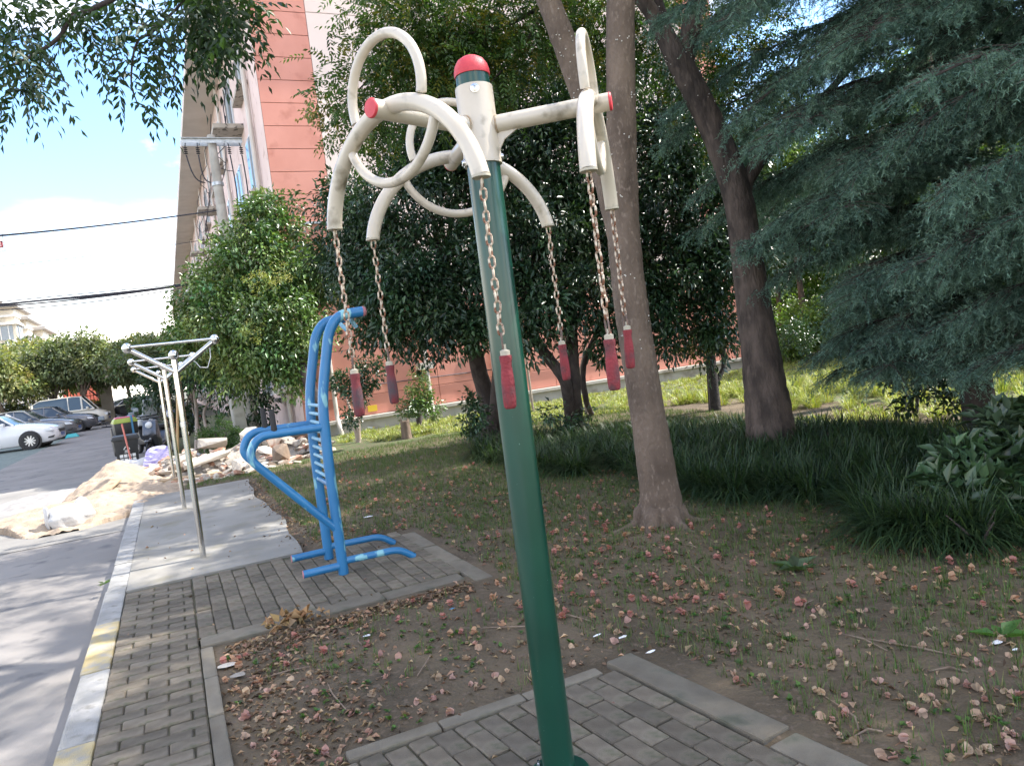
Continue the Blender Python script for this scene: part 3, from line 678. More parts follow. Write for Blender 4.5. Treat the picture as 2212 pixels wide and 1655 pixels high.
# ---------------------------------------------------------------- blue captain's chair machine
bl = thing('pull_up_station', 'blue painted dip and leg raise station with twin bent uprights', 'exercise machine', (.985, 5.77, 0))
for s, yf in ((0, 5.49-5.77), (1, 6.04-5.77)):
    P = lambda x, z: (x-.985, yf, z)
    up = bend([P(.985, .0), P(.985, .86), P(1.0, 1.29), P(1.115, 1.78), P(1.20, 1.895), P(1.385, 1.905)], 7, .16)
    u = obj('upright', MB().tube(up, .038, 20), 'bluepaint', bl, smooth=40)
    Mr = Matrix.Rotation(math.pi/2, 3, 'Y')
    obj('end_cap', MB().lathe([(.039, 0), (.039, .012), (.030, .026), (0, .030)], P(1.383, 1.905), 18, Mr), 'pinkcap', u, smooth=50)
    hd = MB().tube([P(1.31, 1.90), (1.31-.985+.005, yf+(.09 if s == 0 else -.09), 1.85), (1.35-.985, yf+(.11 if s == 0 else -.11), 1.80)], .0165, 12)
    h_ = obj('pull_handle', hd, 'rungpaint', u, smooth=40)
    dip = bend([P(.97, 1.095), P(.52, 1.100), P(.44, .96), P(.98, .335)], 9, .17)
    d_ = obj('dip_arm', MB().tube(dip, .030, 18), 'bluepaint', bl, smooth=40)
    obj('grip', MB().lathe([(.021, 0), (.022, .02), (.0195, .06), (.0205, .12), (.019, .155), (.0, .158)], P(.64, 1.115), 14), 'blackgrip', d_, smooth=40)
    f1 = obj('foot_tube', MB().tube([P(.965, .065), P(.70, .065)], .0285, 16), 'bluepaint', bl, smooth=40)
    obj('end_cap', MB().lathe([(.0288, 0), (.0288, .004), (0, .006)], P(.70, .065), 16, Matrix.Rotation(-math.pi/2, 3, 'Y')), 'pinkcap', f1)
    f2 = bend([P(1.0, .095), P(1.42, .085), P(1.53, .002)], 8, .10)
    obj('foot_tube', MB().tube(f2, .0265, 16), 'bluepaint', bl, smooth=40)
for k in range(9):
    z = 1.25-.066*k
    obj('rung', MB().tube([(.008-.004*k*.5, -.275, z), (.008-.004*k*.5, .265, z)], .0135, 12), 'rungpaint', bl, smooth=40)
obj('crossbar', MB().tube([(.0, -.27, .66), (.0, .26, .66)], .02, 12), 'bluepaint', bl, smooth=40)

# ---------------------------------------------------------------- stainless drying racks
for i, (x, y, lab) in enumerate(((.085, 7.09, 'nearest shiny stainless steel clothes drying post with V arms and balls'),
                                 (-.01, 10.19, 'middle stainless steel clothes drying post with V arms on the concrete'),
                                 (-.10, 13.3, 'farthest stainless steel clothes drying post rising out of the rubble'))):
    r = thing('drying_rack', lab, 'drying rack', (x, y, 0), 0, 'three drying posts in a row')
    obj('post', MB().tube([(0, 0, 0), (0, 0, .9), (0, 0, 1.76)], .0255, 22), 'stainless', r, smooth=40)
    obj('sleeve_band', MB().lathe([(.0262, 1.165), (.0285, 1.167), (.0285, 1.21), (.0262, 1.212)], n=20), 'steelbolt', r, smooth=30)
    ball = [(.043*math.sin(q), -.043*math.cos(q)) for q in np.linspace(0.02, math.pi-.02, 13)]
    obj('top_ball', MB().lathe(ball, (0, 0, 1.80), 20), 'stainless', r, smooth=80)
    for s in (-1, 1):
        v = obj('v_arm', MB().tube([(s*.012, 0, 1.655), (s*.335, 0, 1.885)], .021, 18), 'stainless', r, smooth=40)
        obj('ball', MB().lathe(ball, (s*.35, 0, 1.90), 20), 'stainless', v, smooth=80)
    obj('cross_bar', MB().tube([(-.33, -.02, 1.905), (.33, -.02, 1.905)], .012, 14), 'stainless', r, smooth=40)
    if i == 0: obj('string', MB().tube([(.30, 0, 1.86), (.295, .02, 1.75), (.26, .04, 1.66), (.20, .05, 1.67), (.17, .05, 1.72), (.14, .03, 1.74)], .004, 5), 'papers', r)

# ---------------------------------------------------------------- sand, mortar, sacks
def heap(name, cx, cy, rx, ry, h, n, seed, m, label, cat, z0=-.12, peaks=None, rough=1.0):
    xs = np.linspace(-1.05, 1.05, n); X, Y = np.meshgrid(xs, xs); R = np.sqrt(X**2+Y**2)
    Z = np.zeros_like(X)
    for (px, py, pr_, ph) in (peaks or [(0, 0, 1, 1)]):
        Q = np.sqrt((X-px)**2+(Y-py)**2)/pr_; Z = np.maximum(Z, ph*np.clip(1-Q, 0, 1)**.92)
    ang = np.arctan2(Y, X); lim = 1+.08*np.sin(3*ang+seed)+.05*np.sin(7*ang+2*seed)
    Z = Z*h+rough*np.where(Z > .02, .018*wob(X*rx, Y*ry, 7, seed)+.010*wob(X*rx, Y*ry, 19, seed+1), 0)
    Z = np.where(R > lim, -.05, Z)-.012
    V = np.stack([X*rx, Y*ry, Z], -1).reshape(-1, 3); i = np.arange(n*n).reshape(n, n)
    F = np.stack([i[:-1, :-1], i[:-1, 1:], i[1:, 1:], i[1:, :-1]], -1).reshape(-1, 4)
    return obj(name, npmesh(name, V, F), m, loc=(cx, cy, z0), smooth=70, label=label, cat=cat)
heap('sand_pile', -1.15, 13.2, 1.5, 2.25, .60, 170, 1, 'sand', 'pale heap of building sand spilling over the kerb', 'sand',
     peaks=[(.14, .42, .60, 1.0), (.5, .12, .62, .45), (-.38, -.42, .72, .36), (.12, -.30, .90, .40)], rough=2.2)
heap('mortar_patch', -2.05, 15.0, 1.15, 1.5, .13, 60, 3, 'mortar', 'flat grey mixed mortar behind the sand heap', 'mortar')
def sack(name, label, loc, rz, dims, m, seed, lean=0.0, open_top=False, tilt=0.0):
    n = 14; bm = bmesh.new(); bmesh.ops.create_cube(bm, size=2); bmesh.ops.subdivide_edges(bm, edges=list(bm.edges), cuts=9, use_grid_fill=True)
    rg = np.random.default_rng(seed)
    for v in bm.verts:
        x, y, z = v.co; 
        px = 1-.22*abs(z)**8; bul = (1-.40*abs(x)**4)*(1-.55*max(z, -z*.5)**3)
        nx, ny, nz = x*px*(1+.06*math.sin(5*z+seed)), y*bul, z*(1-.10*abs(x)**3)
        k = .05*math.sin(7*x+3*z+seed)+.035*math.sin(13*z-4*x+2*seed)+.03*math.sin(11*x*z+seed)
        ny += k*(1 if y > 0 else -1)*(abs(y) > .5); nx += lean*z
        if open_top and z > .8: nz = .78+.22*abs(math.sin(3*x+seed))*(.4+.6*(y < 0)); ny *= .9
        v.co = (nx*dims[0]/2, ny*dims[1]/2, (nz+1)*dims[2]/2)
    me = bpy.data.meshes.new(name); bm.to_mesh(me); bm.free()
    t_ = thing(name, label, 'sack', loc, rz)
    s_ = obj('bag', me, m, t_, rot=(tilt, 0, 0), smooth=75)
    return t_, s_
t_, s_ = sack('sand_sack', 'white woven sack lying on its side before the sand heap', (-1.37, 11.25, -.02), .35, (.52, .36, .30), 'sackwhite', 2)
obj('tied_ear', bevel(MB().box((-.27, -.02, .18), (.03, .12, .30), .1).mesh('tied_ear'), .012), 'sackwhite', s_, smooth=60)
obj('tied_end', bevel(MB().box((.16, .03, .31), (.22, .18, .12), .5, .4).mesh('tied_end'), .03), 'sackwhite', s_, smooth=60)
t_.location.z = -.115
sack('open_sack', 'open white woven sack standing behind the sand heap beside the bin', (-.80, 15.6, -.12), -.2, (.62, .42, .44), 'sackwhite', 5, 0, True)
sack('purple_sack', 'purple and white printed sack leaning beside the open white sack', (-.36, 15.0, -.10), -.25, (.42, .24, .62), 'sackpurple', 8, .28)
sack('grey_sack', 'crumpled grey plastic sack between the purple sack and the rubble', (.10, 15.3, -.08), .6, (.52, .34, .36), 'sackgrey', 11, .2)
obj('lying_board', bevel(MB().box((0, 0, 0), (.16, 1.5, .03)).mesh('lying_board'), .004), 'oldwood', loc=(-1.18, 12.7, .04), rot=(.20, .06, -.33), label='weathered board lying up the left side of the sand heap', cat='board')

# ---------------------------------------------------------------- rubble heap
heap('debris_mound', .95, 14.15, 1.85, 1.35, .46, 90, 4, 'rubblegrey', 'low mound of fine broken rubble under the larger chunks', 'rubble', z0=-.04, peaks=[(-.45, .1, .6, .9), (.1, .2, .6, 1), (.55, .2, .5, .85)], rough=2.0)
def hz(x, y):
    X, Y = (x-.95)/1.85, (y-14.15)/1.35; z = 0
    for (px, py, r, h) in [(-.45, .1, .6, .9), (.1, .2, .6, 1), (.55, .2, .5, .85)]: z = max(z, h*max(0, 1-math.hypot(X-px, Y-py)/r)**.92)
    return z*.46-.04
def chunk(seed, kind):
    r = random.Random(seed); bm = bmesh.new()
    sx, sy, sz = {'brick': (.20, .11, .07), 'slab': (.30, .20, .06), 'lump': (.16, .14, .12)}[kind]
    for i in range(26):
        x, y, z = r.uniform(-1, 1), r.uniform(-1, 1), r.uniform(-1, 1); m_ = max(abs(x), abs(y), abs(z)); q = r.uniform(.62, 1)/m_
        bm.verts.new((x*q*sx/2, y*q*sy/2, z*q*sz/2))
    o = bmesh.ops.convex_hull(bm, input=list(bm.verts))
    bmesh.ops.delete(bm, geom=[g for g in o['geom_interior'] if isinstance(g, bmesh.types.BMVert)], context='VERTS')
    me = bpy.data.meshes.new('rubble_chunk'); bm.to_mesh(me); bm.free(); return me
VAR = []
for s in range(24):
    kd = ['brick', 'slab', 'lump'][s % 3]; m_ = ['rubblebrick', 'rubblegrey', 'rubblewhite', 'rubblegrey', 'rubblesoil', 'rubblebrick', 'rubblewhite', 'rubblegrey'][s//3]
    me = chunk(s, kd); me.materials.append(MATS[m_]); VAR.append((me, kd, m_))
NAMES = {'rubblebrick': ('brick_fragment', 'broken pinkish brick fragment lying in the rubble heap', 'brick fragments in the rubble heap'),
         'rubblegrey': ('concrete_fragment', 'broken grey concrete fragment lying in the rubble heap', 'concrete fragments in the rubble heap'),
         'rubblewhite': ('plaster_fragment', 'broken white plaster fragment lying in the rubble heap', 'plaster fragments in the rubble heap'),
         'rubblesoil': ('soil_clod', 'brown earthy clod lying in the rubble heap', 'earth clods in the rubble heap')}
rg = random.Random(12)
for i in range(290):
    a = rg.uniform(0, 6.283); q = math.sqrt(rg.random())
    x, y = .95+1.72*q*math.cos(a), 14.1+1.28*q*math.sin(a)
    if x < -.35 and y < 13.6: continue
    me, kd, m_ = rg.choice(VAR); nm, lb, gp = NAMES[m_]; s = rg.choice((.5, .6, .8, 1.0, 1.2, 1.5 if y > 13.4 else 1.0))
    obj(nm, me, loc=(x, y, hz(x, y)+.035*s), rot=(rg.uniform(-.5, .5), rg.uniform(-.5, .5), rg.uniform(0, 6.28)), label=lb, cat='rubble', group=gp).scale = (s, s, s)
big = [((.42, 13.75, .26), (.75, .24, .14), 'rubblewhite', .3, 'long white concrete lintel piece lying across the rubble'),
       ((.62, 14.3, .46), (.50, .34, .17), 'rubblegrey', -.2, 'layered striated mortar block on top of the rubble'),
       ((1.22, 14.3, .48), (.26, .24, .36), 'rubblewhite', .5, 'tall jagged plaster lump standing on the rubble heap'),
       ((1.62, 14.3, .40), (.30, .28, .34), 'rubblebrick', .2, 'rounded pale pink lump beside the blue machine arm'),
       ((2.25, 14.4, .36), (.62, .34, .24), 'rubblesoil', -.3, 'brown earthy log like lump at the right end of the rubble'),
       ((1.62, 13.55, .13), (.34, .3, .34), 'rubblesoil', .9, 'dark earth clod at the front foot of the rubble'),
       ((2.35, 13.7, .14), (.52, .3, .10), 'rubblegrey', -.5, 'flat grey slab leaning at the right foot of the rubble'),
       ((.85, 13.0, .10), (.14, .14, .26), 'rubblewhite', 0, 'upright white plaster stub at the front of the rubble')]
for i, (p, d, m_, rz, lb) in enumerate(big):
    r_m = chunk(100+i, 'lump'); o = obj('rubble_block', r_m, m_, loc=p, rot=(rg.uniform(-.15, .15), rg.uniform(-.15, .15), rz), label=lb, cat='rubble'); o.scale = (d[0]/.14, d[1]/.12, d[2]/.105)
def fibrous(a, b, r, name, m_, label, cat): return obj(name, MB().tube([a, b], r, 8), m_, smooth=40, label=label, cat=cat)
fibrous((-.02, 16.8, -.03), (.20, 17.4, 1.62), .028, 'bamboo_pole', 'bamboo', 'tan bamboo pole leaning behind the farthest drying post', 'pole')
obj('timber_plank', bevel(MB().box((0, 0, 0), (.95, .10, .04)).mesh('timber_plank'), .005), 'oldwood', loc=(.15, 13.25, .05), rot=(0, .05, .15), label='weathered plank lying along the front of the rubble', cat='plank')
# loose stones around the drying pad edge
# ---------------------------------------------------------------- bin with shovel handle
bn = thing('wheelie_bin', 'black wheelie bin with white recycling symbol and pictogram panel', 'bin', (-.93, 17.35, -.115), .05)
bb = MB(); ring = []
for (z, w_, d_) in ((.06, .36, .40), (.60, .43, .47), (.74, .46, .50)):
    ring.append([(x*w_/2, y*d_/2, z) for x, y in ((-1, -1), (1, -1), (1, 1), (-1, 1))])
bb.add(sum(ring, []), [(3, 2, 1, 0)]+[(4*k+i, 4*k+(i+1) % 4, 4*k+4+(i+1) % 4, 4*k+4+i) for k in range(2) for i in range(4)]+[(8, 9, 10, 11)])
obj('tub', bevel(bb.mesh('tub'), .012, 2), 'binblack', bn, smooth=35)
obj('rim', bevel(MB().box((0, 0, .745), (.52, .56, .05)).mesh('rim'), .01), 'binblack', bn)
obj('lid', bevel(MB().box((0, .01, .79), (.50, .56, .045), 0, .92).mesh('lid'), .012), 'binblack', bn)
obj('lid_handle', MB().tube([(-.18, .31, .80), (.18, .31, .80)], .015, 8), 'binblack', bn)
for s in (-1, 1): obj('wheel', MB().lathe([(0, 0), (.1, 0), (.1, .05), (0, .05)], (s*.21-.025, .20, .10), 16, Matrix.Rotation(math.pi/2, 3, 'Y')), 'blackrubber', bn)
pr = MB(); yf = lambda z: -(.40+(.47-.40)*(z-.06)/.54)/2-.006
for r in range(2):
    for c in range(4): zz = .40-.085*r; pr.box((-.115+.077*c, yf(zz), zz), (.062, .006, .062))
obj('pictogram_panel', pr, 'whiteprint', bn)
lg = MB()
for k in range(3):
    a0, a1 = k*2.094+.25+1.571, k*2.094+1.75+1.571; q = [( .058*math.cos(a), yf(.54), .54+.052*math.sin(a)) for a in (a0, a1)]; lg.tube(q, .010, 5)
lg.box((0, yf(.47), .47), (.10, .006, .014)); lg.box((.01, yf(.20), .20), (.10, .006, .03))
obj('recycling_symbol', lg, 'whiteprint', bn)
sh = thing('shovel', 'red handled shovel standing against the front of the black bin', 'shovel', (-.88, 16.95, -.115))
obj('handle', MB().tube([(.02, -.08, .30), (-.055, .08, 1.06)], .019, 10), 'redhandle', sh, smooth=40)
obj('blade', bevel(MB().box((.035, -.11, .17), (.20, .02, .30)).mesh('blade'), .006), 'galv', sh)
# ---------------------------------------------------------------- scooters
def wheel(parent, x, y, z, r, wd, rim='rim', spokes=5):
    M = Matrix.Rotation(math.pi/2, 3, 'X')
    w_ = obj('wheel', MB().lathe([(r*.62, -wd/2), (r*.92, -wd/2), (r, -wd/4), (r, wd/4), (r*.92, wd/2), (r*.62, wd/2)], n=24, M=M, caps=False), 'blackrubber', parent, loc=(x, y, z), smooth=50)
    rm = MB().lathe([(r*.63, -wd*.36), (r*.66, -wd*.36), (r*.66, wd*.36), (r*.63, wd*.36)], n=24, M=M, caps=False)
    for k in range(spokes):
        a = 2*math.pi*k/spokes; rm.box((.36*r*math.cos(a), 0, .36*r*math.sin(a)), (r*.60, wd*.66, r*.13), M=Matrix.Rotation(-a, 3, 'Y'))
    rm.lathe([(0, -wd*.4), (r*.13, -wd*.4), (r*.13, wd*.4), (0, wd*.4)], n=10, M=M)
    obj('rim', rm, rim, w_)
    return w_
def scooter(label, loc, rz, colour, box=False, shield=False, round_lamp=False):
    s = thing('scooter', label, 'scooter', loc, rz, 'scooters parked beside the bin')
    wheel(s, .62, 0, .235, .235, .09); wheel(s, -.62, 0, .235, .235, .10)
    bd = MB().prism([(-.88, .52), (-.62, .72), (-.15, .70), (-.05, .42), (.22, .36), (.30, .30), (-.30, .24), (-.62, .48)], 'y', -.13, .13)
    obj('body', bevel(bd.mesh('body'), .03, 2), colour, s, smooth=50)
    fr = MB().prism([(.30, .30), (.24, .42), (.40, .98), (.50, .98), (.62, .62), (.42, .30)], 'y', -.16, .16)
    obj('leg_shield', bevel(fr.mesh('leg_shield'), .03, 2), colour, s, smooth=50)
    obj('front_fender', bevel(MB().box((.62, 0, .50), (.46, .13, .05), 0, .8).mesh('front_fender'), .02), colour, s, smooth=50)
    obj('seat', bevel(MB().box((-.42, 0, .77), (.74, .26, .09)).mesh('seat'), .03, 2), 'blackplastic', s, smooth=50)
    obj('fork', MB().tube([(.44, 0, .95), (.62, 0, .28)], .03, 8), 'galv', s)
    hb = MB().tube([(.36, -.34, 1.04), (.42, -.12, 1.02), (.42, .12, 1.02), (.36, .34, 1.04)], .017, 8)
    obj('handlebar', hb, 'blackplastic', s)
    obj('headlamp', MB().lathe([(0, 0), (.085, 0), (.075, .06), (0, .08)], (.52, 0, .86), 14, Matrix.Rotation(math.pi/2, 3, 'Y')), 'lamp', s, smooth=50)
    for q in (-1, 1):
        m_ = obj('mirror', MB().tube([(.38, q*.22, 1.03), (.36, q*.30, 1.22)], .007, 6), 'blackplastic', s)
        obj('mirror_glass', bevel(MB().box((.35, q*.32, 1.25), (.03, .13, .09)).mesh('mirror_glass'), .012), 'glassbright', m_)
    obj('tail_lamp', MB().box((-.87, 0, .60), (.05, .16, .07)), 'signred', s)
    obj('kickstand', MB().tube([(-.25, .10, .26), (-.30, .16, .005)], .012, 6), 'galv', s)
    if box:
        b = obj('delivery_box', bevel(MB().box((-.78, 0, .98), (.42, .46, .27), 0, 1.06).mesh('delivery_box'), .03, 2), 'blackplastic', s, smooth=50)
        obj('box_lid', bevel(MB().box((-.78, 0, 1.16), (.47, .52, .11), 0, .82).mesh('box_lid'), .03, 2), 'lime', b, smooth=50)
        obj('lid_panel', bevel(MB().box((-.78, 0, 1.225), (.34, .40, .035), 0, .9).mesh('lid_panel'), .012), 'magenta', b)
        obj('strap', MB().box((-.80, -.12, 1.05), (.50, .035, .42)), 'strapblue', b)
        obj('rack', MB().tube([(-.95, -.12, .83), (-.5, -.12, .80)], .012, 6).tube([(-.95, .12, .83), (-.5, .12, .80)], .012, 6), 'galv', s)
    if shield:
        obj('wind_shield', bevel(MB().box((.50, 0, 1.26), (.05, .40, .42), 0, .7).mesh('wind_shield'), .02), 'tarp', s)
        obj('lap_cover', bevel(MB().box((.28, 0, .92), (.30, .62, .28), 0, .75).mesh('lap_cover'), .06, 2), 'tarp', s, smooth=60)
    return s
scooter('black scooter with a lime and red topped delivery box behind the bin', (-1.12, 19.6, -.20), 1.75, 'blackplastic', box=True)
scooter('black scooter with a grey wind shield and lap cover, second from the bin', (-.70, 22.4, -.12), -1.2, 'blackplastic', shield=True)
scooter('dark scooter with round headlamp parked between the covered and the red one', (-.35, 20.3, -.12), -1.9, 'cardark')
scooter('red and blue scooter parked nose out under the trees', (-.25, 25.6, -.12), -2.6, 'scootred')
scooter('blue scooter half hidden behind the red one', (.25, 27.6, -.12), -2.3, 'scootblue')
# ---------------------------------------------------------------- cars
def car(label, loc, rz, colour, L=4.55, Wd=1.80, Ht=1.46, van=False, group='cars parked in the bays'):
    c = thing('parked_van' if van else 'parked_car', label, 'van' if van else 'car', loc, rz, group)
    h = L/2; r = .32; fx, rx = h-.88, -h+.95
    if not van:
        st = [(-h, .50, .42, .62, .78), (-h+.08, .34, .84, .70, .95), (-h+.5, .22, .90, .74, 1.00), (-h+1.2, .19, .90, .74, .99), (0, .18, .90, .72, .97), (.55, .18, .90, .72, .98), (h-1.55, .18, .90, .72, .99),
              (h-1.0, .19, .90, .72, .93), (h-.5, .20, .88, .68, .85), (h-.2, .23, .80, .58, .76), (h-.04, .27, .66, .48, .64), (h, .34, .52, .44, .54)]
    else:
        st = [(-h, .40, .70, .80, 1.0), (-h+.06, .28, .78, .80, 1.08), (0, .26, .80, .80, 1.10), (h-1.0, .26, .80, .80, 1.06), (h-.55, .27, .79, .74, .98), (h-.2, .28, .76, .62, .86), (h-.02, .32, .66, .52, .72), (h, .38, .60, .50, .64)]
    k = Wd/1.80; ringn = 10; vsx = []; 
    for (x, zb, w_, zm, zt) in st:
        w_ *= k
        half = [(w_*.90, zb), (w_*.985, zb+.12*(zt-zb)+.04), (w_, zm*.82), (w_*.985, zm+.06), (w_*.90, zt-.02), (w_*.60, zt+.015), (0, zt+.03)]
        vsx.append([(x, -y, z) for y, z in half]+[(x, y, z) for y, z in half[:-1][::-1]])
    n = len(vsx[0]); B = MB()
    B.add(sum(vsx, []), [(i*n+j, i*n+(j+1) % n, (i+1)*n+(j+1) % n, (i+1)*n+j) for i in range(len(vsx)-1) for j in range(n)]+[tuple(range(n-1, -1, -1)), tuple((len(vsx)-1)*n+j for j in range(n))])
    obj('body', B, colour, c, smooth=50)
    if not van: gh = [(-h+.55, .98, .70), (-h+1.15, 1.30, .60), (-h+1.7, Ht-.02, .56), (-.05, Ht, .56), (.35, Ht-.06, .57), (h-1.35, .98, .72)]
    else: gh = [(-h+.04, 1.05, .74), (-h+.12, 1.66, .68), (-h+.5, Ht-.03, .64), (0, Ht, .64), (h-1.25, Ht-.04, .64), (h-.62, 1.02, .72)]
    zbelt = .93 if not van else 1.04
    G = MB(); vr = []
    for (x, zt, wt) in gh:
        wt *= k; wb = (.80 if not van else .765)*k; s = (zt-zbelt)/(Ht-zbelt); wtop = wb+(wt-wb)*max(.05, s)
        vr.append([(x, -wb, zbelt), (x, -wtop, zt-.01), (x, -wtop*.6, zt+.0), (x, wtop*.6, zt+.0), (x, wtop, zt-.01), (x, wb, zbelt)])
    n = 6; G.add(sum(vr, []), [(i*n+j, i*n+j+1, (i+1)*n+j+1, (i+1)*n+j) for i in range(len(vr)-1) for j in range(n-1)])
    obj('window_glass', G, 'glass', c, smooth=40)
    Rf = MB(); lo_, hi_ = (2, 4) if not van else (1, 4)
    top = vr[lo_:hi_+1] if not van else vr[1:5]
    n2 = len(top); pts = []
    for q in top: pts += [(q[1][0], q[1][1]*1.01, q[1][2]+.012), (q[2][0], q[2][1], q[2][2]+.03), (q[3][0], q[3][1], q[3][2]+.03), (q[4][0], q[4][1]*1.01, q[4][2]+.012)]
    Rf.add(pts, [(i*4+j, i*4+j+1, (i+1)*4+j+1, (i+1)*4+j) for i in range(n2-1) for j in range(3)])
    obj('roof', Rf, colour, c, smooth=40)
    pl = MB()
    for s in (-1, 1):
        idx = 1 if s < 0 else 4; b_ = 0 if s < 0 else 5
        def P(q, f=0): a = np.array(vr[q][b_])*(1-f)+np.array(vr[q][idx])*f; return a+np.array([0, s*.012, 0])
        pl.tube([P(i, 1) for i in range(len(vr))], .022, 5)
        pl.tube([P(len(vr)-1), P(len(vr)-2, 1)], .03, 5); pl.tube([P(0), P(1, 1)], .04, 5)
        m_ = len(vr)//2; pl.tube([P(m_, 0), P(m_, 1)], .03, 5)
        if van:
            for q in (1, 4): pl.tube([P(q, 0), P(q, 1)], .06, 5)
            pl.tube([P(0, 0), P(len(vr)-1, 0)], .05, 5)
        else: pl.tube([P(0, 0), P(len(vr)-1, 0)], .018, 5)
    obj('pillars', pl, colour, c, smooth=50)
    wf_ = .80 if van else .90
    for (wx) in (fx, rx):
        for s in (-1, 1):
            obj('wheel_arch', MB().lathe([(0, 0), (r+.06, 0), (r+.06, .012), (0, .012)], (wx, s*wf_*k+(.014 if s > 0 else .0), r), 24, Matrix.Rotation(math.pi/2, 3, 'X')), 'blackplastic', c)
            wheel(c, wx, s*(wf_*k-.02), r, r, .20, 'rim', 10)
    for s in (-1, 1):
        hl = MB().prism([(h-.62, .74), (h-.22, .69), (h-.10, .60), (h-.34, .60), (h-.52, .66)], 'y', s*.74*k-.10 if s > 0 else -.74*k-.10, s*.74*k+.10 if s > 0 else -.74*k+.10) if not van else MB().box((h-.08, s*.56*k, .66), (.2, .24, .16))
        hl_ = obj('headlight', bevel(hl.mesh('headlight'), .01), 'lamp', c, smooth=40)
        obj('mirror', bevel(MB().box((.62 if not van else h-.95, s*(.97 if not van else .90)*k, 1.02 if not van else 1.15), (.12, .20, .13)).mesh('mirror'), .03, 2), colour, c, smooth=50)
        if not van: obj('lower_vent', bevel(MB().prism([(h-.34, .38), (h-.10, .42), (h-.14, .34), (h-.38, .33)], 'y', s*.70*k-.12, s*.70*k+.12).mesh('lower_vent'), .006), 'blackplastic', c)
        obj('door_handle', MB().box((-.30, s*(.905 if not van else .805)*k, .82 if not van else .90), (.16, .02, .03)), colour, c)
    obj('grille', bevel(MB().box((h-.05, 0, .56 if not van else .60), (.12, .86*k, .14)).mesh('grille'), .02), 'blackplastic', c)
    obj('number_plate', MB().box((h+.015, 0, .42), (.02, .44, .13)), 'scootblue', c)
    obj('underbody', MB().box((0, 0, .22), (L-.7, 1.5*k, .12)), 'blackplastic', c)
    return c
ZP = -.122
def parked(u, v, label, colour, rz, s=1.0, **kw):
    p = gz(u, v, ZP+.06)      # pixel under the front wheel on our side
    L = kw.get('L', 4.55); Wd = kw.get('Wd', 1.8); o = np.array([L/2-.88, -Wd/2])*s
    x, y = p[0]-(o[0]*math.cos(rz)-o[1]*math.sin(rz)), p[1]-(o[0]*math.sin(rz)+o[1]*math.cos(rz))
    c = car(label, (x, y, ZP), rz, colour, **kw); c.scale = (s, s, s); return c
def Zc(x, y): return (x/5.267/1.8228, (1500+y/5.267)/1.8228)
parked(*Zc(650, 1390), 'white sedan parked nearest at the left edge', 'carwhite', -.10, 1.06)
parked(*Zc(1120, 1200), 'dark grey sedan parked just behind the white one', 'cargrey', -.10, 1.06)
parked(*Zc(420, 1330), 'bronze sedan hidden behind the white one', 'carbronze', -.10, 1.0).location.y += 3.2
parked(*Zc(1620, 1040), 'dark sedan with spoked wheels parked in front of the beige van', 'cardark', -.10, 1.06)
parked(*Zc(1900, 930), 'beige minivan parked beyond the dark sedans', 'vanbeige', -.08, 1.05, L=3.9, Wd=1.62, Ht=1.88, van=True)
car('silver car parked beyond the gate pillar', (-2.6, 66, ZP), .5, 'carsilver'); car('dark car parked beyond the gate behind a trunk', (-1.4, 61, ZP), .3, 'cardark')
car('pale car seen through the iron fence', (-7.2, 69, ZP), .1, 'carsilver')
obj('plastic_bag', bevel(MB().box((0, 0, .09), (.62, .34, .18), 0, .6).mesh('plastic_bag'), .05, 2), 'teal', loc=tuple(gz(*Zc(1500, 1170), ZP)), smooth=60, label='turquoise plastic bag on the ground beside the dark grey car', cat='bag')
# ---------------------------------------------------------------- gate pillar, wall and iron fence
GX, GY = gz(*Zc(2150, 870), -.12)[:2]
gp = thing('gate_pillar', 'tan stone gate pillar at the end of the low wall', 'pillar', (-4.0, 60.2, -.16))
obj('shaft', MB().box((0, 0, 1.25), (.75, .75, 2.5)), 'gatestone', gp); obj('cap', bevel(MB().box((0, 0, 2.56), (1.0, 1.0, .16)).mesh('cap'), .03), 'gatestone', gp)
lw = thing('garden_wall', 'low tan wall with black iron fence behind the parked cars', 'wall', (-4.4, 60.2, -.16))
obj('wall', MB().box((-9.5, 0, .55), (19, .3, 1.1)), 'gatestone', lw)
fe = MB()
for k in range(95):
    x = -.2-.2*k; fe.box((x, 0, 1.62), (.035, .035, 1.05)); fe.lathe([(0, 0), (.05, .03), (0, .14)], (x, 0, 2.14), 5)
obj('fence_pickets', fe, 'ironblack', lw, kind='stuff'); obj('rail', MB().box((-9.5, 0, 1.3), (19, .05, .05)).box((-9.5, 0, 2.0), (19, .05, .05)), 'ironblack', lw)
# street lamp and canopy at the left edge
p = gz(*Zc(275, 740), ZP)
sl = thing('garden_lamp', 'black garden lamp post with pale lantern at the left edge', 'lamp', (-10.6, 54, -.16))
obj('post', MB().tube([(0, 0, 0), (0, 0, 2.9)], .06, 10), 'ironblack', sl); obj('lantern', MB().lathe([(.10, 2.9), (.22, 3.3), (.22, 3.35), (.05, 3.55), (0, 3.6)], n=10), 'tarp', sl)
cn = thing('street_canopy', 'white canopy roof with a red post at the left edge', 'canopy', (-12.6, 53.5, -.16))
obj('roof', MB().prism([(-2.6, 2.9), (1.5, 2.35), (1.5, 2.2), (-2.6, 2.3)], 'y', -.8, .9), 'whiteplastic', cn)
obj('post', MB().tube([(1.45, -.7, 0), (1.45, -.7, 2.3)], .12, 8), 'signred', cn); obj('post', MB().tube([(-2.4, -.7, 0), (-2.4, -.7, 2.4)], .12, 8), 'signred', cn)
# grey wall post behind the rubble
obj('concrete_post', bevel(MB().box((0, 0, .62), (.26, .22, 1.24)).mesh('concrete_post'), .02), 'utilconcrete', loc=(1.36, 17.6, -.1), rot=(0, -.03, .2), label='short grey concrete post behind the rubble heap', cat='post')
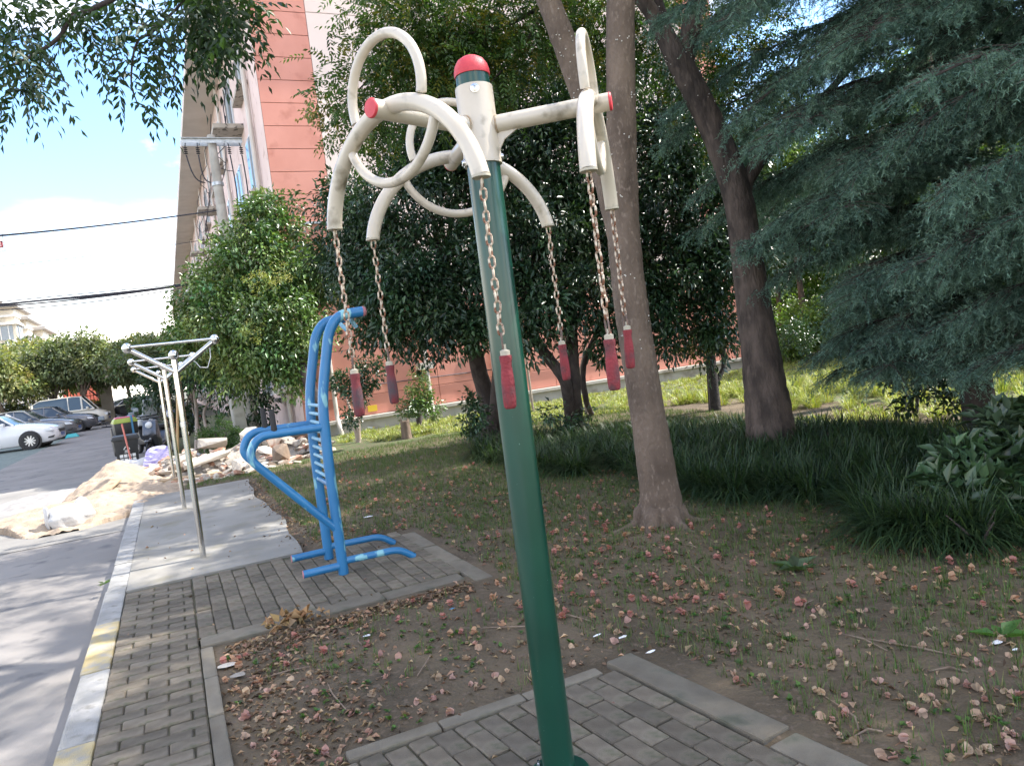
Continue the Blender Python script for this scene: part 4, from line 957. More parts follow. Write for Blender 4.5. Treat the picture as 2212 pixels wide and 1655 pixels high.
# ---------------------------------------------------------------- trees
def tree(name, label, base, cat='tree', group=None): return thing(name, label, cat, tuple(base), 0, group)
def tpart(nm, pts, radii, m_, parent, base, n=14, wobble=.0, seed=0, sub=6, rough=0.0):
    P = smoothpath(pts, sub); k = len(P); R = np.interp(np.linspace(0, 1, k), np.linspace(0, 1, len(radii)), radii)
    rg_ = np.random.default_rng(seed)
    if wobble: P = [p+rg_.normal(size=3)*wobble*r for p, r in zip(P, R)]; R = R*(1+.012*rg_.normal(size=k))
    mb = MB().tube([np.array(p)-np.array(base) for p in P], list(R), n)
    if rough:
        A = np.array(mb.v); ctr = np.repeat(np.array(P)-np.array(base), n, 0); d = A-ctr; j = np.tile(np.arange(n), k)/n*6.283; h = A[:, 2]
        f = 1+rough*(.5*np.sin(3*j+2*h+seed)+.45*np.sin(7*j-5*h+1.3*seed)+.5*np.sin(11*h+2*np.sin(2*j))*np.sin(j+seed)+.35*np.sin(17*j+9*h)*np.sin(23*h))
        f += rough*2.2*np.exp(-((h-1.15)**2)/.004)*np.exp(-((np.mod(j-4.0, 6.283)-.6)**2)/.08)+rough*2*np.exp(-((h-2.2)**2)/.006)*np.exp(-((np.mod(j-3.0, 6.283)-.6)**2)/.1)
        mb.v = [tuple(q) for q in ctr+d*f[:, None]]
    return obj(nm, mb, m_, parent, smooth=60)
def leafpart(nm, geo, m_, parent, base, smooth=False):
    V, F, T = geo; return obj(nm, npmesh(nm, V-np.array(base), F, T), m_, parent)
KG = [(.045, .092, .020), (.055, .110, .022), (.068, .128, .026), (.050, .098, .024), (.15, .15, .025)]
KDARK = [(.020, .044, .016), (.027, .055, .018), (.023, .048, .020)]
def spray_cloud(lumps, n, cols, length=.34, pairs=6, L=.085, W=.36, seed=1, hang=.5, per=9, sp=.22):
    rg_ = np.random.default_rng(seed); B, D = [], []
    for (c, r) in lumps:
        c = np.array(c); r = np.array(r)*np.ones(3); k = int(n*float(np.prod(r))**(2/3))
        d = rdir(k, rg_); q = rg_.uniform(.3, 1, (k, 1))**.7
        kc = c+rdir(max(8, k//per), rg_)*rg_.uniform(.35, 1, (max(8, k//per), 1))*r
        idx = rg_.integers(0, len(kc), k)
        p = kc[idx]+rg_.normal(size=(k, 3))*sp; B.append(p)
        dd = unit(p-c)*.5+rg_.normal(size=(k, 3))*.7; dd[:, 2] -= .15; D.append(dd)
    return sprays(np.concatenate(B), np.concatenate(D), length, pairs, L, W, cols, rg_, hang)
# tree 1: grey trunk right of the machine, forked, boughs reach over the street
b1 = np.array(gz(1432, 1150, .0)); dp = float(proj(b1)[1])
t1 = tree('golden_rain_tree', 'smooth grey forked trunk of the tree right behind the green post', b1-np.array([0, 0, .05]))
T0 = b1-np.array([0, 0, .05])
main = [b1-np.array([0, 0, .12]), b1+np.array([0, 0, .07]), gd(1424, 1060, dp), gd(1400, 900, dp), gd(1372, 720, dp), gd(1350, 540, dp), gd(1342, 300, dp), gd(1340, 60, dp), gd(1340, -120, dp+.1), gd(1300, -420, dp+.2), gd(1240, -800, dp+.2)]
tpart('trunk', main, [.235, .180, .147, .128, .125, .122, .112, .105, .10, .075, .03], 'bark', t1, T0, 30, .008, 1, 14, .013)
fork = [gd(1362, 640, dp+.04), gd(1325, 450, dp+.10), gd(1275, 260, dp+.12), gd(1218, 90, dp+.12), gd(1168, -40, dp+.1), gd(1080, -260, dp-.1), gd(880, -520, dp-.4)]
tpart('limb', fork, [.085, .095, .092, .092, .085, .06, .03], 'bark', t1, T0, 22, .008, 2, 12, .015)
for k in range(6):
    a = .5+k*1.05; tpart('root', [b1+np.array([.11*math.cos(a), .11*math.sin(a), .17]), b1+np.array([.28*math.cos(a+.1), .28*math.sin(a+.1), .040]), b1+np.array([(.6+.25*(k % 3))*math.cos(a+.25), (.6+.25*(k % 3))*math.sin(a+.25), -.075])], [.075, .036, .014], 'bark', t1, T0, 8, .05, k)
rg_ = np.random.default_rng(5)
sp = []
for k in range(70):
    t = rg_.uniform(.12, .92); p = np.array(smoothpath(main, 6))[int(t*54)]; a = rg_.uniform(3.2, 5.8); sp.append((p, a))
sn = MB()
for p, a in sp[:34]:
    for q in range(rg_.integers(1, 5)):
        z = rg_.normal()*.02; aa = a+rg_.normal()*.15; sn.lathe([(0, -.005), (.006, 0), (0, .005)], tuple(p+np.array([.123*math.cos(aa), .123*math.sin(aa), z])-T0), 6)
pf = np.array(smoothpath(fork, 6))
for k in range(60):
    p = pf[rg_.integers(8, 26)]; a = rg_.uniform(3.4, 5.4); sn.lathe([(0, -.005), (.0065, 0), (0, .005)], tuple(p+np.array([.094*math.cos(a), .094*math.sin(a), rg_.normal()*.03])-T0), 6)
obj('snails', sn, 'snailwhite', t1, kind='stuff')
# bough over the street (upper left of the view)
DB = 5.0
bg_ = lambda x, y, d=DB: gd(x/1.576/1.8228, y/1.576/1.8228, d)
br = [gd(880, -520, dp-.4), gd(560, -260, 4.9), gd(330, -70, 5.0), bg_(690, 0), bg_(560, 65), bg_(430, 130), bg_(380, 220), bg_(250, 320), bg_(60, 410, 5.1), bg_(-200, 470, 5.2)]
tpart('bough', br, [.035, .030, .024, .021, .018, .017, .015, .012, .008, .005], 'barkdark', t1, T0, 10, .05, 8)
tw = [[bg_(1180, -60), bg_(1120, 30), bg_(1040, 110), bg_(980, 160), bg_(820, 145)], [bg_(980, 160), bg_(930, 215), bg_(870, 240), bg_(830, 330), bg_(815, 520), bg_(850, 640)], [bg_(430, 130), bg_(470, 40), bg_(500, -60)], [bg_(1260, -80), bg_(1250, 60), bg_(1300, 200), bg_(1330, 330)]]
for i, q in enumerate(tw): tpart('twig', q, [.010, .009, .007, .004], 'barkdark', t1, T0, 7, .0, i)
hang = [  # x, y (crop px), spread, count
    (60, 60, 110, 24), (170, 150, 110, 24), (300, 90, 90, 14), (80, 260, 100, 26), (200, 330, 110, 26), (60, 430, 100, 24), (170, 500, 80, 12), (60, 600, 80, 14), (150, 640, 50, 5), (20, 690, 50, 6),
    (400, 60, 80, 10), (520, 130, 90, 12), (560, 240, 90, 14), (480, 330, 80, 10), (620, 60, 80, 8), (640, 290, 70, 8), (760, 60, 90, 12), (720, 180, 80, 8), (860, 90, 100, 12), (900, 250, 100, 16), (880, 360, 90, 14),
    (800, 420, 70, 10), (960, 420, 80, 12), (1020, 300, 90, 14), (1080, 200, 90, 14), (740, 470, 40, 4), (1000, 60, 90, 12), (1090, 390, 50, 4),
    (1200, 40, 100, 34), (1240, 150, 100, 32), (1320, 90, 100, 32), (1400, 40, 90, 26), (1420, 170, 80, 20), (1230, 280, 70, 18), (1330, 260, 80, 20), (1440, 270, 50, 10), (1500, 60, 60, 10), (1240, 380, 40, 6), (880, 690, 30, 3), (800, 680, 25, 2)]
B, D = [], []
for (x, y, s, n) in hang:
    for k in range(int(n*.72) if x > 1150 else int(n*.5+.5)):
        g = rg_.normal(size=2)*s*.5; p = bg_(x+g[0], y+g[1]-70, DB+rg_.normal()*.22); B.append(p); d = rg_.normal(size=3)*.8; d[2] -= .55; D.append(d)
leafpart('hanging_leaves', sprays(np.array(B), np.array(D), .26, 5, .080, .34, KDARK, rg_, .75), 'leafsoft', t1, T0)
crown1 = [((2.9, 4.2, 7.4), (2.3, 2.0, 1.3)), ((1.0, 4.4, 7.2), (1.7, 1.8, 1.1)), ((6.2, 4.4, 7.6), (1.6, 1.4, 1.1)), ((3.6, 6.4, 8.0), (1.7, 1.6, 1.0)), ((2.6, 2.2, 6.9), (1.6, 1.6, 1.1))]
leafpart('crown', joinnp([spray_cloud(crown1, 110, KG, seed=11, per=26, sp=.26), spray_cloud([((4.9, 2.9, 7.2), (1.9, 1.5, 1.2))], 110, KG, seed=17, per=45, sp=.2)]), 'leafsoft', t1, T0)
for i, (c, r) in enumerate(crown1): tpart('limb', [gd(1300, -420, dp+.2), (np.array(gd(1300, -420, dp+.2))+np.array(c))/2+np.array([0, 0, .3]), np.array(c)], [.06, .04, .015], 'bark', t1, T0, 8, .05, i)

# tree 2: dark leaning trunk at the right
b2 = np.array(gz(1668, 975, 0)); d2 = float(proj(b2)[1])
t2 = tree('golden_rain_tree', 'dark leaning forked trunk rising from the grass clumps at right', b2-np.array([0, 0, .05])); T2 = b2-np.array([0, 0, .05])
m2_ = [b2-np.array([0, 0, .1]), gd(1662, 900, d2), gd(1640, 740, d2), gd(1614, 560, d2), gd(1592, 420, d2), gd(1545, 290, d2), gd(1495, 185, d2), gd(1462, 125, d2), gd(1415, 40, d2), gd(1372, -30, d2), gd(1300, -200, d2), gd(1200, -400, d2)]
tpart('trunk', m2_, [.30, .25, .20, .17, .16, .145, .14, .13, .085, .08, .06, .02], 'barkbrown', t2, T2, 28, .01, 3, 12, .025)
f2_ = [gd(1478, 150, d2), gd(1490, 70, d2), gd(1512, -20, d2), gd(1560, -200, d2), gd(1620, -420, d2)]
tpart('limb', f2_, [.10, .105, .10, .07, .03], 'barkbrown', t2, T2, 14, .03, 4)
f3_ = [gd(1600, 440, d2), gd(1622, 375, d2), gd(1665, 320, d2+.1), gd(1760, 230, d2+.5), gd(1900, 80, d2+.8)]
tpart('limb', f3_, [.06, .085, .075, .05, .02], 'barkbrown', t2, T2, 12, .03, 5)
tpart('limb', [gd(1462, 125, d2), gd(1440, 60, d2+.1), gd(1410, -40, d2+.2), gd(1370, -200, d2+.3)], [.05, .055, .05, .03], 'barkdark', t2, T2, 10, .03, 6)
sn = MB(); pf = np.array(smoothpath(m2_, 6))
for k in range(150):
    p = pf[rg_.integers(6, 50)]; a = rg_.choice([2.4, 4.9])+rg_.normal()*.5; r = .145; sn.lathe([(0, -.006), (.0075, 0), (0, .006)], tuple(p+np.array([r*math.cos(a), r*math.sin(a), rg_.normal()*.03])-T2), 6)
obj('snails', sn, 'snailwhite', t2, kind='stuff')
crown2 = [((5.6, 7.0, 8.2), (2.2, 1.9, 1.3)), ((7.4, 8.2, 8.0), (2.0, 1.8, 1.3)), ((4.2, 8.2, 8.2), (1.8, 1.6, 1.1)), ((6.6, 9.8, 7.8), (1.9, 1.4, 1.2))]
low2 = [(gd(1130, 40, 9.2), (.9, .8, .5)), (gd(960, 60, 9.0), (.8, .8, .55)), (gd(880, 130, 9.0), (.48, .6, .55)), (gd(768, 200, 8.8), (.26, .4, .32)), (gd(850, 20, 8.8), (.45, .5, .4)), (gd(800, 250, 8.9), (.35, .45, .35)), (gd(1010, 150, 9.3), (.7, .6, .45)), (gd(1250, 60, 9.6), (.8, .7, .6)),
        (gd(1430, 60, 9.8), (.6, .6, .6)), (gd(1570, 80, 9.6), (.6, .7, .55)), (gd(1560, 190, 9.8), (.45, .6, .4))]
leafpart('crown', joinnp([spray_cloud(crown2, 150, KG, seed=12, per=26, sp=.28), spray_cloud(low2, 1150, KG, .27, 6, .072, .38, 13)]), 'leafsoft', t2, T2)
for i, (c, r) in enumerate(crown2): tpart('limb', [gd(1300, -200, d2), (np.array(gd(1300, -200, d2))+np.array(c))/2+np.array([0, 0, .2]), np.array(c)], [.055, .04, .015], 'barkbrown', t2, T2, 8, .05, i)
for i, (a, b, c) in enumerate((((1250, 20), (1150, 70), (1060, 180)), ((1180, 10), (1080, 60), (900, 90)), ((1060, 60), (1010, 160), (880, 260)), ((960, 40), (860, 110), (770, 200)))):
    tpart('twig', [gd(1300, -200, d2) if i == 0 else gd(*a, 9.2), gd(*b, 9.1), gd(*c, 9.0)], [.03, .022, .008], 'barkdark', t2, T2, 7, .05, i)
# a seed-pod panicle at the tip of the low bough
pnc = leafpart('pod_panicle', crown_leaves([(gd(700, 240, 8.8), (.28, .28, .22)), (gd(672, 255, 8.8), (.16, .2, .18))], 2200, .045, .8, [(.20, .20, .06), (.26, .22, .09)], .3, .10, nclump=160), 'leafsoft', t2, T2); pnc['kind'] = 'stuff'

# shade trees standing right of the view
for i, (bx, by, lumps) in enumerate(((9.2, 1.2, [((8.4, 1.2, 6.8), (2.6, 2.4, 1.7)), ((7.0, .4, 7.6), (1.8, 1.8, 1.2)), ((10.4, 3.0, 7.2), (2.2, 2.0, 1.6))]), (11.5, 7.6, [((10.8, 6.6, 8.4), (2.2, 2.0, 1.5)), ((9.2, 5.4, 8.8), (1.9, 1.8, 1.2))]), (5.6, -1.6, [((5.0, -.6, 7.2), (2.4, 2.0, 1.5)), ((3.4, .6, 7.0), (1.8, 1.6, 1.1))]))):
    T = np.array([bx, by, -.05])
    tt = tree('golden_rain_tree', ['leafy tree standing right of the view beside the path', 'leafy tree behind the cedar', 'leafy tree standing behind the viewer'][i], T)
    tpart('trunk', [(bx, by, -.1), (bx+.1, by, 2), (bx-.2, by+.1, 4.2), (bx-.4, by, 6.4)], [.22, .17, .14, .07], 'bark', tt, T, 14, .03, i)
    leafpart('crown', spray_cloud(lumps, 170, KG, .36, 5, .11, .36, seed=30+i), 'leafsoft', tt, T)
    for c, r in lumps: tpart('limb', [(bx-.2, by+.1, 4.2), ((bx+c[0])/2, (by+c[1])/2, 5.6), c], [.09, .06, .02], 'bark', tt, T, 8, .05, i)

# osmanthus trees in front of the gable
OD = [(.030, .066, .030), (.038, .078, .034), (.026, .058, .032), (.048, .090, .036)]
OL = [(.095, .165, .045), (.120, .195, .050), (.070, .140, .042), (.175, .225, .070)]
def osm(name, label, trunks, lumps, cols, per, m_='leafgloss', L=.095, bark='barkdark', seed=0, nclump=48, W=.40):
    base = np.array(trunks[0][0][0]); base = base-np.array([0, 0, .06]); t = tree(name, label, base)
    for i, (pts, rr_) in enumerate(trunks): tpart('trunk', pts, rr_, bark, t, base, 12, .05, i+seed)
    top = np.array(trunks[0][0][-1])
    for i, (c, r) in enumerate(lumps):
        tpart('limb', [top-np.array([0, 0, .2]), (top+np.array(c))/2+np.array([.05, 0, -.1]), np.array(c)], [.05, .03, .010], bark, t, base, 7, .05, i)
    leafpart('crown', crown_leaves(lumps, per, L, W, cols, .45, .30, nclump=nclump, rng=np.random.default_rng(50+seed)), m_, t, base)
    return t
def lp(u, v, r, d, fl=1.0): q = r*d/1600; return (gd(u, v, d), (q, q*.9, q*fl))
gA = gz(1062, 955); gB = gz(1238, 935); gC = gz(1280, 898)
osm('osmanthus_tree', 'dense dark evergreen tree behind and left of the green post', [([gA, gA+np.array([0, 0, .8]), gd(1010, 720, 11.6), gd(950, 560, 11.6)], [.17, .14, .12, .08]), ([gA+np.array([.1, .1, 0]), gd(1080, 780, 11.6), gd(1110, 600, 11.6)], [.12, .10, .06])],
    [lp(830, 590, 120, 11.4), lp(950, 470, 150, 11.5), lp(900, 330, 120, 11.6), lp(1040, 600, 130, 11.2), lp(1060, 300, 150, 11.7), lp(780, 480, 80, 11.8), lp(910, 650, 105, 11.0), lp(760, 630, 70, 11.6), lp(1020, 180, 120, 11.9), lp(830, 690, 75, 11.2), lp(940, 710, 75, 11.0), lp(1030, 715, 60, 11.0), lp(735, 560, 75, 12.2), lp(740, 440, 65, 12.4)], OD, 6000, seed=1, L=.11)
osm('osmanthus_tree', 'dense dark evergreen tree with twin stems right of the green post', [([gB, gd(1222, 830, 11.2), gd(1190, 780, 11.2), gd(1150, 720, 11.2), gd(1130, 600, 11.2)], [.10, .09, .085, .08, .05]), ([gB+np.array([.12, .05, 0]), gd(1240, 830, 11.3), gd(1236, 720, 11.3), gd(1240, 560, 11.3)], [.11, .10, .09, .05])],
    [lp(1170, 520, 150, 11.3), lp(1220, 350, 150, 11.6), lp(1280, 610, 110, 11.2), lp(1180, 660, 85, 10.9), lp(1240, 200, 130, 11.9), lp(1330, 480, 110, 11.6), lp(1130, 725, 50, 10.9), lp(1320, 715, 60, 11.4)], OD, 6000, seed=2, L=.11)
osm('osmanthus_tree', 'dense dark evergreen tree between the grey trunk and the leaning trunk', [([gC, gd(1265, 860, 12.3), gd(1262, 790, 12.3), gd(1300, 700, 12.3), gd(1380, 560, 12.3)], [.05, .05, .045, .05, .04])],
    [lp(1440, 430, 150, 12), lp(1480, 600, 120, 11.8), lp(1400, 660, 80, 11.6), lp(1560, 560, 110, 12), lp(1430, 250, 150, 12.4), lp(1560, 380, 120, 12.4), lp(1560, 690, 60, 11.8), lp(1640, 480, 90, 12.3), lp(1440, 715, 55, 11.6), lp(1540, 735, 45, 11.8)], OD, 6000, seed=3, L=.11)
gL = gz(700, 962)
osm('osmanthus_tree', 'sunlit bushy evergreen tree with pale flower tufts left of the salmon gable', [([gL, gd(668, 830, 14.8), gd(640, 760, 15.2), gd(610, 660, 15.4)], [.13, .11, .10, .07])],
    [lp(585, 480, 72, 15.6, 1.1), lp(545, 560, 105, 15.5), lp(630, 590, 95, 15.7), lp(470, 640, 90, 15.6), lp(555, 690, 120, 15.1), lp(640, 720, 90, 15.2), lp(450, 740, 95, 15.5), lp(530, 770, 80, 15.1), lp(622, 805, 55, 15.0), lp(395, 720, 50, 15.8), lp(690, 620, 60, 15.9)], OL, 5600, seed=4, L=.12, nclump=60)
fl_ = [lp(450, 720, 42, 14.7), lp(560, 610, 34, 14.3), lp(600, 590, 30, 14.3), lp(470, 790, 30, 14.5), lp(420, 690, 26, 14.9), lp(540, 720, 28, 14.0)]
ft = [o for o in COL.objects if o.get('label', '').startswith('sunlit bushy')][0]
leafpart('flower_tuft', crown_leaves(fl_, 5200, .03, .7, [(.30, .31, .11), (.26, .29, .10)], .1, .10, nclump=120), 'leafsoft', ft, np.array(ft.location))
gH = gz(415, 985)
osm('hedge_tree', 'dark leafy tree with pale bare stems behind the drying racks', [([gH+np.array([.1, .4, 0]), gd(425, 900, 19), gd(418, 840, 19), gd(405, 790, 19)], [.05, .045, .035, .02]), ([gH+np.array([.5, .5, 0]), gd(440, 900, 19), gd(455, 850, 19), gd(452, 800, 19)], [.04, .035, .03, .02]), ([gH+np.array([.3, .45, 0]), gd(432, 930, 19), gd(415, 880, 19)], [.04, .03, .02])],
    [lp(380, 800, 60, 19), lp(440, 800, 60, 19), lp(345, 840, 50, 19.5), lp(500, 830, 60, 18.5), lp(400, 890, 40, 20), lp(320, 880, 36, 22), lp(550, 880, 50, 18)], [(.022, .055, .02), (.03, .07, .022)], 3000, bark='barkpale', seed=5, L=.13)
# small shrubs
def shrub(name, label, u, v, lumps, cols, per, L, m_='leafgloss', stems=3, bark='barkdark', h=.5, cat='shrub', r=.02):
    g = gz(u, v, -.01); t = tree(name, label, g-np.array([0, 0, .04]), cat); B0 = g-np.array([0, 0, .04])
    for i in range(stems): tpart('stem', [g-np.array([0, 0, .02]), g+np.array([.06*math.cos(i*2.1), .06*math.sin(i*2.1), h*.5]), g+np.array([.16*math.cos(i*2.1), .16*math.sin(i*2.1), h])], [r, r*.8, r*.4], bark, t, B0, 7, .05, i)
    leafpart('foliage', crown_leaves(lumps, per, L, .45, cols, .2, .14, nclump=90), m_, t, B0); return t
shrub('boxwood_shrub', 'round clipped dark green shrub behind the rubble', 480, 985, [lp(478, 945, 44, 15.9), lp(450, 952, 30, 15.8), lp(508, 950, 30, 16.0)], [(.06, .125, .035), (.08, .15, .04)], 14000, .045, 'leafsoft')
shrub('camellia_shrub', 'small sunlit shrub in front of the salmon wall with a thick short stem', 905, 925, [lp(900, 845, 34, 14.5), lp(885, 880, 28, 14.4), lp(925, 880, 28, 14.6), lp(905, 810, 16, 14.5)], OL, 9000, .07, h=.8, r=.07, stems=1)
shrub('camellia_shrub', 'small dark shrub with twin pale stems behind the worn grips', 775, 960, [lp(770, 850, 38, 13.6), lp(790, 800, 40, 13.6), lp(755, 900, 22, 13.5), lp(740, 830, 30, 13.7)], OD, 6500, .08, h=.9, r=.045, stems=2, bark='barkpale')
shrub('evergreen_shrub', 'low leafy shrub at the foot of the dark trunk left of the green post', 1030, 965, [lp(1020, 870, 26, 11.2), lp(1015, 930, 28, 11.2), lp(1030, 900, 26, 11.1)], OD, 7000, .08, h=.5)
shrub('evergreen_shrub', 'low leafy shrub at the foot of the twin stems', 1215, 950, [lp(1190, 900, 24, 10.6), lp(1225, 920, 22, 10.6), lp(1260, 905, 20, 10.8)], OD, 6000, .08, h=.4)
shrub('young_tree', 'thin sunlit sapling with yellow green leaves before the salmon wall', 1533, 897, [lp(1510, 745, 30, 12.2), lp(1490, 760, 20, 12.2), lp(1530, 730, 26, 12.2)], [(.12, .20, .03), (.16, .23, .04)], 5000, .07, 'leafsoft', stems=1, h=1.5, cat='sapling', r=.016)
shrub('broadleaf_shrub', 'dark broad leaved shrub at the right edge under the cedar', 2120, 1195, [lp(2090, 1070, 62, 4.8), lp(2160, 1090, 70, 4.8), lp(2040, 1110, 42, 4.8), lp(2180, 1020, 62, 5.1), lp(2120, 1150, 55, 4.6), lp(2150, 985, 75, 5.3), lp(2205, 930, 70, 5.5), lp(2080, 1010, 45, 5.2)], [(.045, .085, .040), (.060, .110, .045)], 16000, .13, h=.22, r=.010)
shrub('garden_shrub', 'dark green bush beyond the leaning trunk near the path', 1725, 770, [lp(1718, 725, 40, 15.5), lp(1740, 745, 28, 15.2)], [(.03, .07, .03)], 5000, .07)
shrub('garden_shrub', 'dry tan bush beside the path at right', 1880, 800, [lp(1870, 760, 34, 13), lp(1900, 770, 30, 13)], [(.16, .13, .06), (.10, .13, .04)], 3500, .07, 'leafsoft')
shrub('garden_shrub', 'shaded leafy shrub at the foot of the cedar trunk', 1980, 905, [lp(1960, 850, 50, 8.6), lp(2010, 800, 60, 8.8), lp(1930, 800, 40, 9), lp(2060, 880, 50, 8.4)], [(.025, .055, .022)], 2600, .10)
# bare stumps and poles
st_ = thing('tree_stump', 'short split grey brown stump on the lawn by the salmon wall', 'stump', tuple(gz(880, 955, -.03)))
obj('wood', MB().lathe([(.115, 0), (.10, .1), (.095, .25), (.09, .40)], n=12), 'stumpwood', st_, smooth=40)
obj('splinter', MB().add([(-.09, 0, .38), (-.02, .06, .38), (-.05, -.06, .38), (-.07, 0, .50)], [(0, 1, 3), (1, 2, 3), (2, 0, 3)]).add([(.09, 0, .38), (.03, .06, .38), (.03, -.06, .38), (.07, 0, .46)], [(0, 1, 3), (1, 2, 3), (2, 0, 3)]), 'stumpwood', st_)
g = gz(1545, 893, -.02); bs = thing('charred_stump', 'blackened forked stump on the sunlit lawn', 'stump', tuple(g))
obj('trunk', MB().tube([(0, 0, 0), (.02, 0, .5), (.04, .0, .95), (.0, .02, 1.25)], [.11, .09, .08, .04], 10), 'charred', bs, smooth=50)
obj('branch', MB().tube([(.04, 0, .45), (.28, 0, .72), (.34, 0, 1.05), (.42, 0, 1.2)], [.05, .04, .03, .015], 8).tube([(.03, 0, .9), (.14, 0, 1.15)], [.04, .02], 7), 'charred', bs, smooth=50)
g = gz(1153, 895, -.02); obj('wooden_stake', MB().tube([(0, 0, -.1), (-.02, 0, 2.0)], .028, 8), 'barkpale', loc=tuple(g), smooth=40, label='thin pale wooden stake standing before the salmon wall', cat='stake')
g = gz(1268, 905, -.02); pt = tree('pale_sapling', 'pale bare forked sapling beside the twin stems', g, 'sapling')
for q in ([(0, 0, -.05), (.02, 0, .6), (-.08, 0, .95), (-.02, 0, 1.5)], [(-.05, 0, .85), (.08, 0, 1.15), (.22, 0, 1.7)], [(-.05, 0, .85), (-.22, .0, 1.2), (-.25, 0, 1.6)]): obj('stem', MB().tube(smoothpath(q, 4), list(np.interp(np.linspace(0, 1, 4*(len(q)-1)+1), [0, 1], [.04, .018])), 8), 'barkpale', pt, smooth=50)

# ---------------------------------------------------------------- cedars at the right
CEDC = [(.110, .185, .145), (.135, .215, .165), (.090, .160, .128)]
def bough_mesh(ln, seed):
    """one drooping cedar bough along +X: woody branch and its needle sprays"""
    rg_ = np.random.default_rng(seed); limbs = MB(); dr = rg_.uniform(.30, .50); NP, ND, NL, NT = [], [], [], []
    bend_ = rg_.normal()*.12
    at_ = lambda t: np.array([ln*t, bend_*ln*t*t, .34*t-(dr+.36)*ln*.46*t*t]); X, Y = np.array([1., 0, 0]), np.array([0, 1., 0])
    ts = np.linspace(0, 1, 9); limbs.tube([at_(t) for t in ts], list(np.interp(ts, [0, 1], [.024, .005])), 5)
    for j in range(int(20+ln*30)):
        t = rg_.uniform(.12, 1); p = at_(t); s = rg_.choice([-1, 1]); tl = rg_.uniform(.22, .66)*(1.2-.6*t)
        d = unit(X*rg_.uniform(.3, .9)+Y*s*rg_.uniform(.3, 1)+np.array([0, 0, rg_.uniform(-.25, .12)])); tone = CEDC[rg_.integers(0, 3)]
        q = np.linspace(0, 1, 4); limbs.tube([p+d*tl*a-np.array([0, 0, .3*tl*a*a]) for a in q], [.006, .004, .003, .002], 3, caps=False)
        nsub = 4+int(tl*12); a_ = rg_.uniform(.1, 1, nsub+1); a0 = p+d*(tl*a_)[:, None]; a0[:, 2] -= .3*tl*a_**2
        dd = d*rg_.uniform(.2, .8, (nsub+1, 1))+rg_.normal(size=(nsub+1, 3))*.35; dd[:, 2] -= rg_.uniform(.25, 1.1, nsub+1); sl = rg_.uniform(.07, .20, nsub+1)
        a0[-1] = p; dd[-1] = d-np.array([0, 0, .25]); sl[-1] = tl; dd = unit(dd)
        cnt = np.full(nsub+1, 20); cnt[-1] = 44; ix = np.repeat(np.arange(nsub+1), cnt); nn = len(ix)
        tt = rg_.random(nn); base = a0[ix]+dd[ix]*(sl[ix]*tt)[:, None]; base[:, 2] -= .15*sl[ix]*tt**2
        NP.append(base); ND.append(unit(rdir(nn, rg_)*.95+dd[ix]*.8)); NL.append(rg_.uniform(.024, .048, nn))
        NT.append(np.array(tone)*np.where(tt[:, None] > .6, 1.4, 1.0)*(1+.15*rg_.normal(size=(nn, 1))))
    NP, ND, NL, NT = map(np.concatenate, (NP, ND, NL, NT)); S = unit(np.cross(ND, rdir(len(ND), rg_)))*.0030
    me = npmesh('needles', np.stack([NP-S, NP+S, NP+ND*NL[:, None]], 1).reshape(-1, 3), np.arange(len(NP)*3).reshape(-1, 3), np.clip(np.repeat(NT, 3, 0), .004, 1))
    me.materials.append(MATS['needle']); lm = limbs.mesh('bough'); lm.materials.append(MATS['barkdark']); return lm, me
BOUGH = {c: [bough_mesh(c, 200+k*10+int(c*10)) for k in range(3)] for c in (1.1, 1.6, 2.1, 2.6, 3.0)}
def cedar(label, cbx, cby, nb, reach, htop, seed, zmin=.8, face=0.0):
    CB = np.array([cbx, cby, -.05]); ced = tree('cedar_tree', label, CB); rg_ = np.random.default_rng(seed)
    tpart('trunk', [(cbx, cby, -.1), (cbx, cby, 2), (cbx+.03, cby, 5), (cbx, cby, htop)], [.17, .14, .10, .03], 'barkdark', ced, CB, 14, .04, 4)
    toc = math.atan2(-cby, -cbx)
    for k in range(nb):
        z = zmin+(htop-1.0-zmin)*(k/nb)**1.25; az = k*2.399+rg_.normal()*.2
        if math.cos(az-toc) < -.45 and k % 2: az += math.pi*.75
        ln = float(np.interp(z, *reach))*rg_.uniform(.82, 1.12); c = min(BOUGH, key=lambda q: abs(q-ln)); lm, me = BOUGH[c][rg_.integers(0, 3)]
        o = obj('bough', lm, parent=ced, loc=(0, 0, z+.05), rot=(rg_.normal()*.08, rg_.normal()*.08, az)); f = ln/c; o.scale = (f, f*rg_.choice([-1, 1]), f)
        obj('needles', me, parent=o)
cedar('large dark blue green cedar with drooping sprays behind the grass bed', 7.7, 5.05, 150, ((.8, 1.6, 2.4, 4.2, 6, 10.5), (1.1, 1.5, 2.1, 2.9, 2.8, 1.0)), 10.5, 21)
cedar('nearer blue green cedar whose boughs hang in from the right edge', 6.9, 2.75, 110, ((1.1, 2.2, 3.6, 6, 9.5), (1.4, 1.9, 2.7, 2.6, 1.0)), 9.5, 22, 1.0)

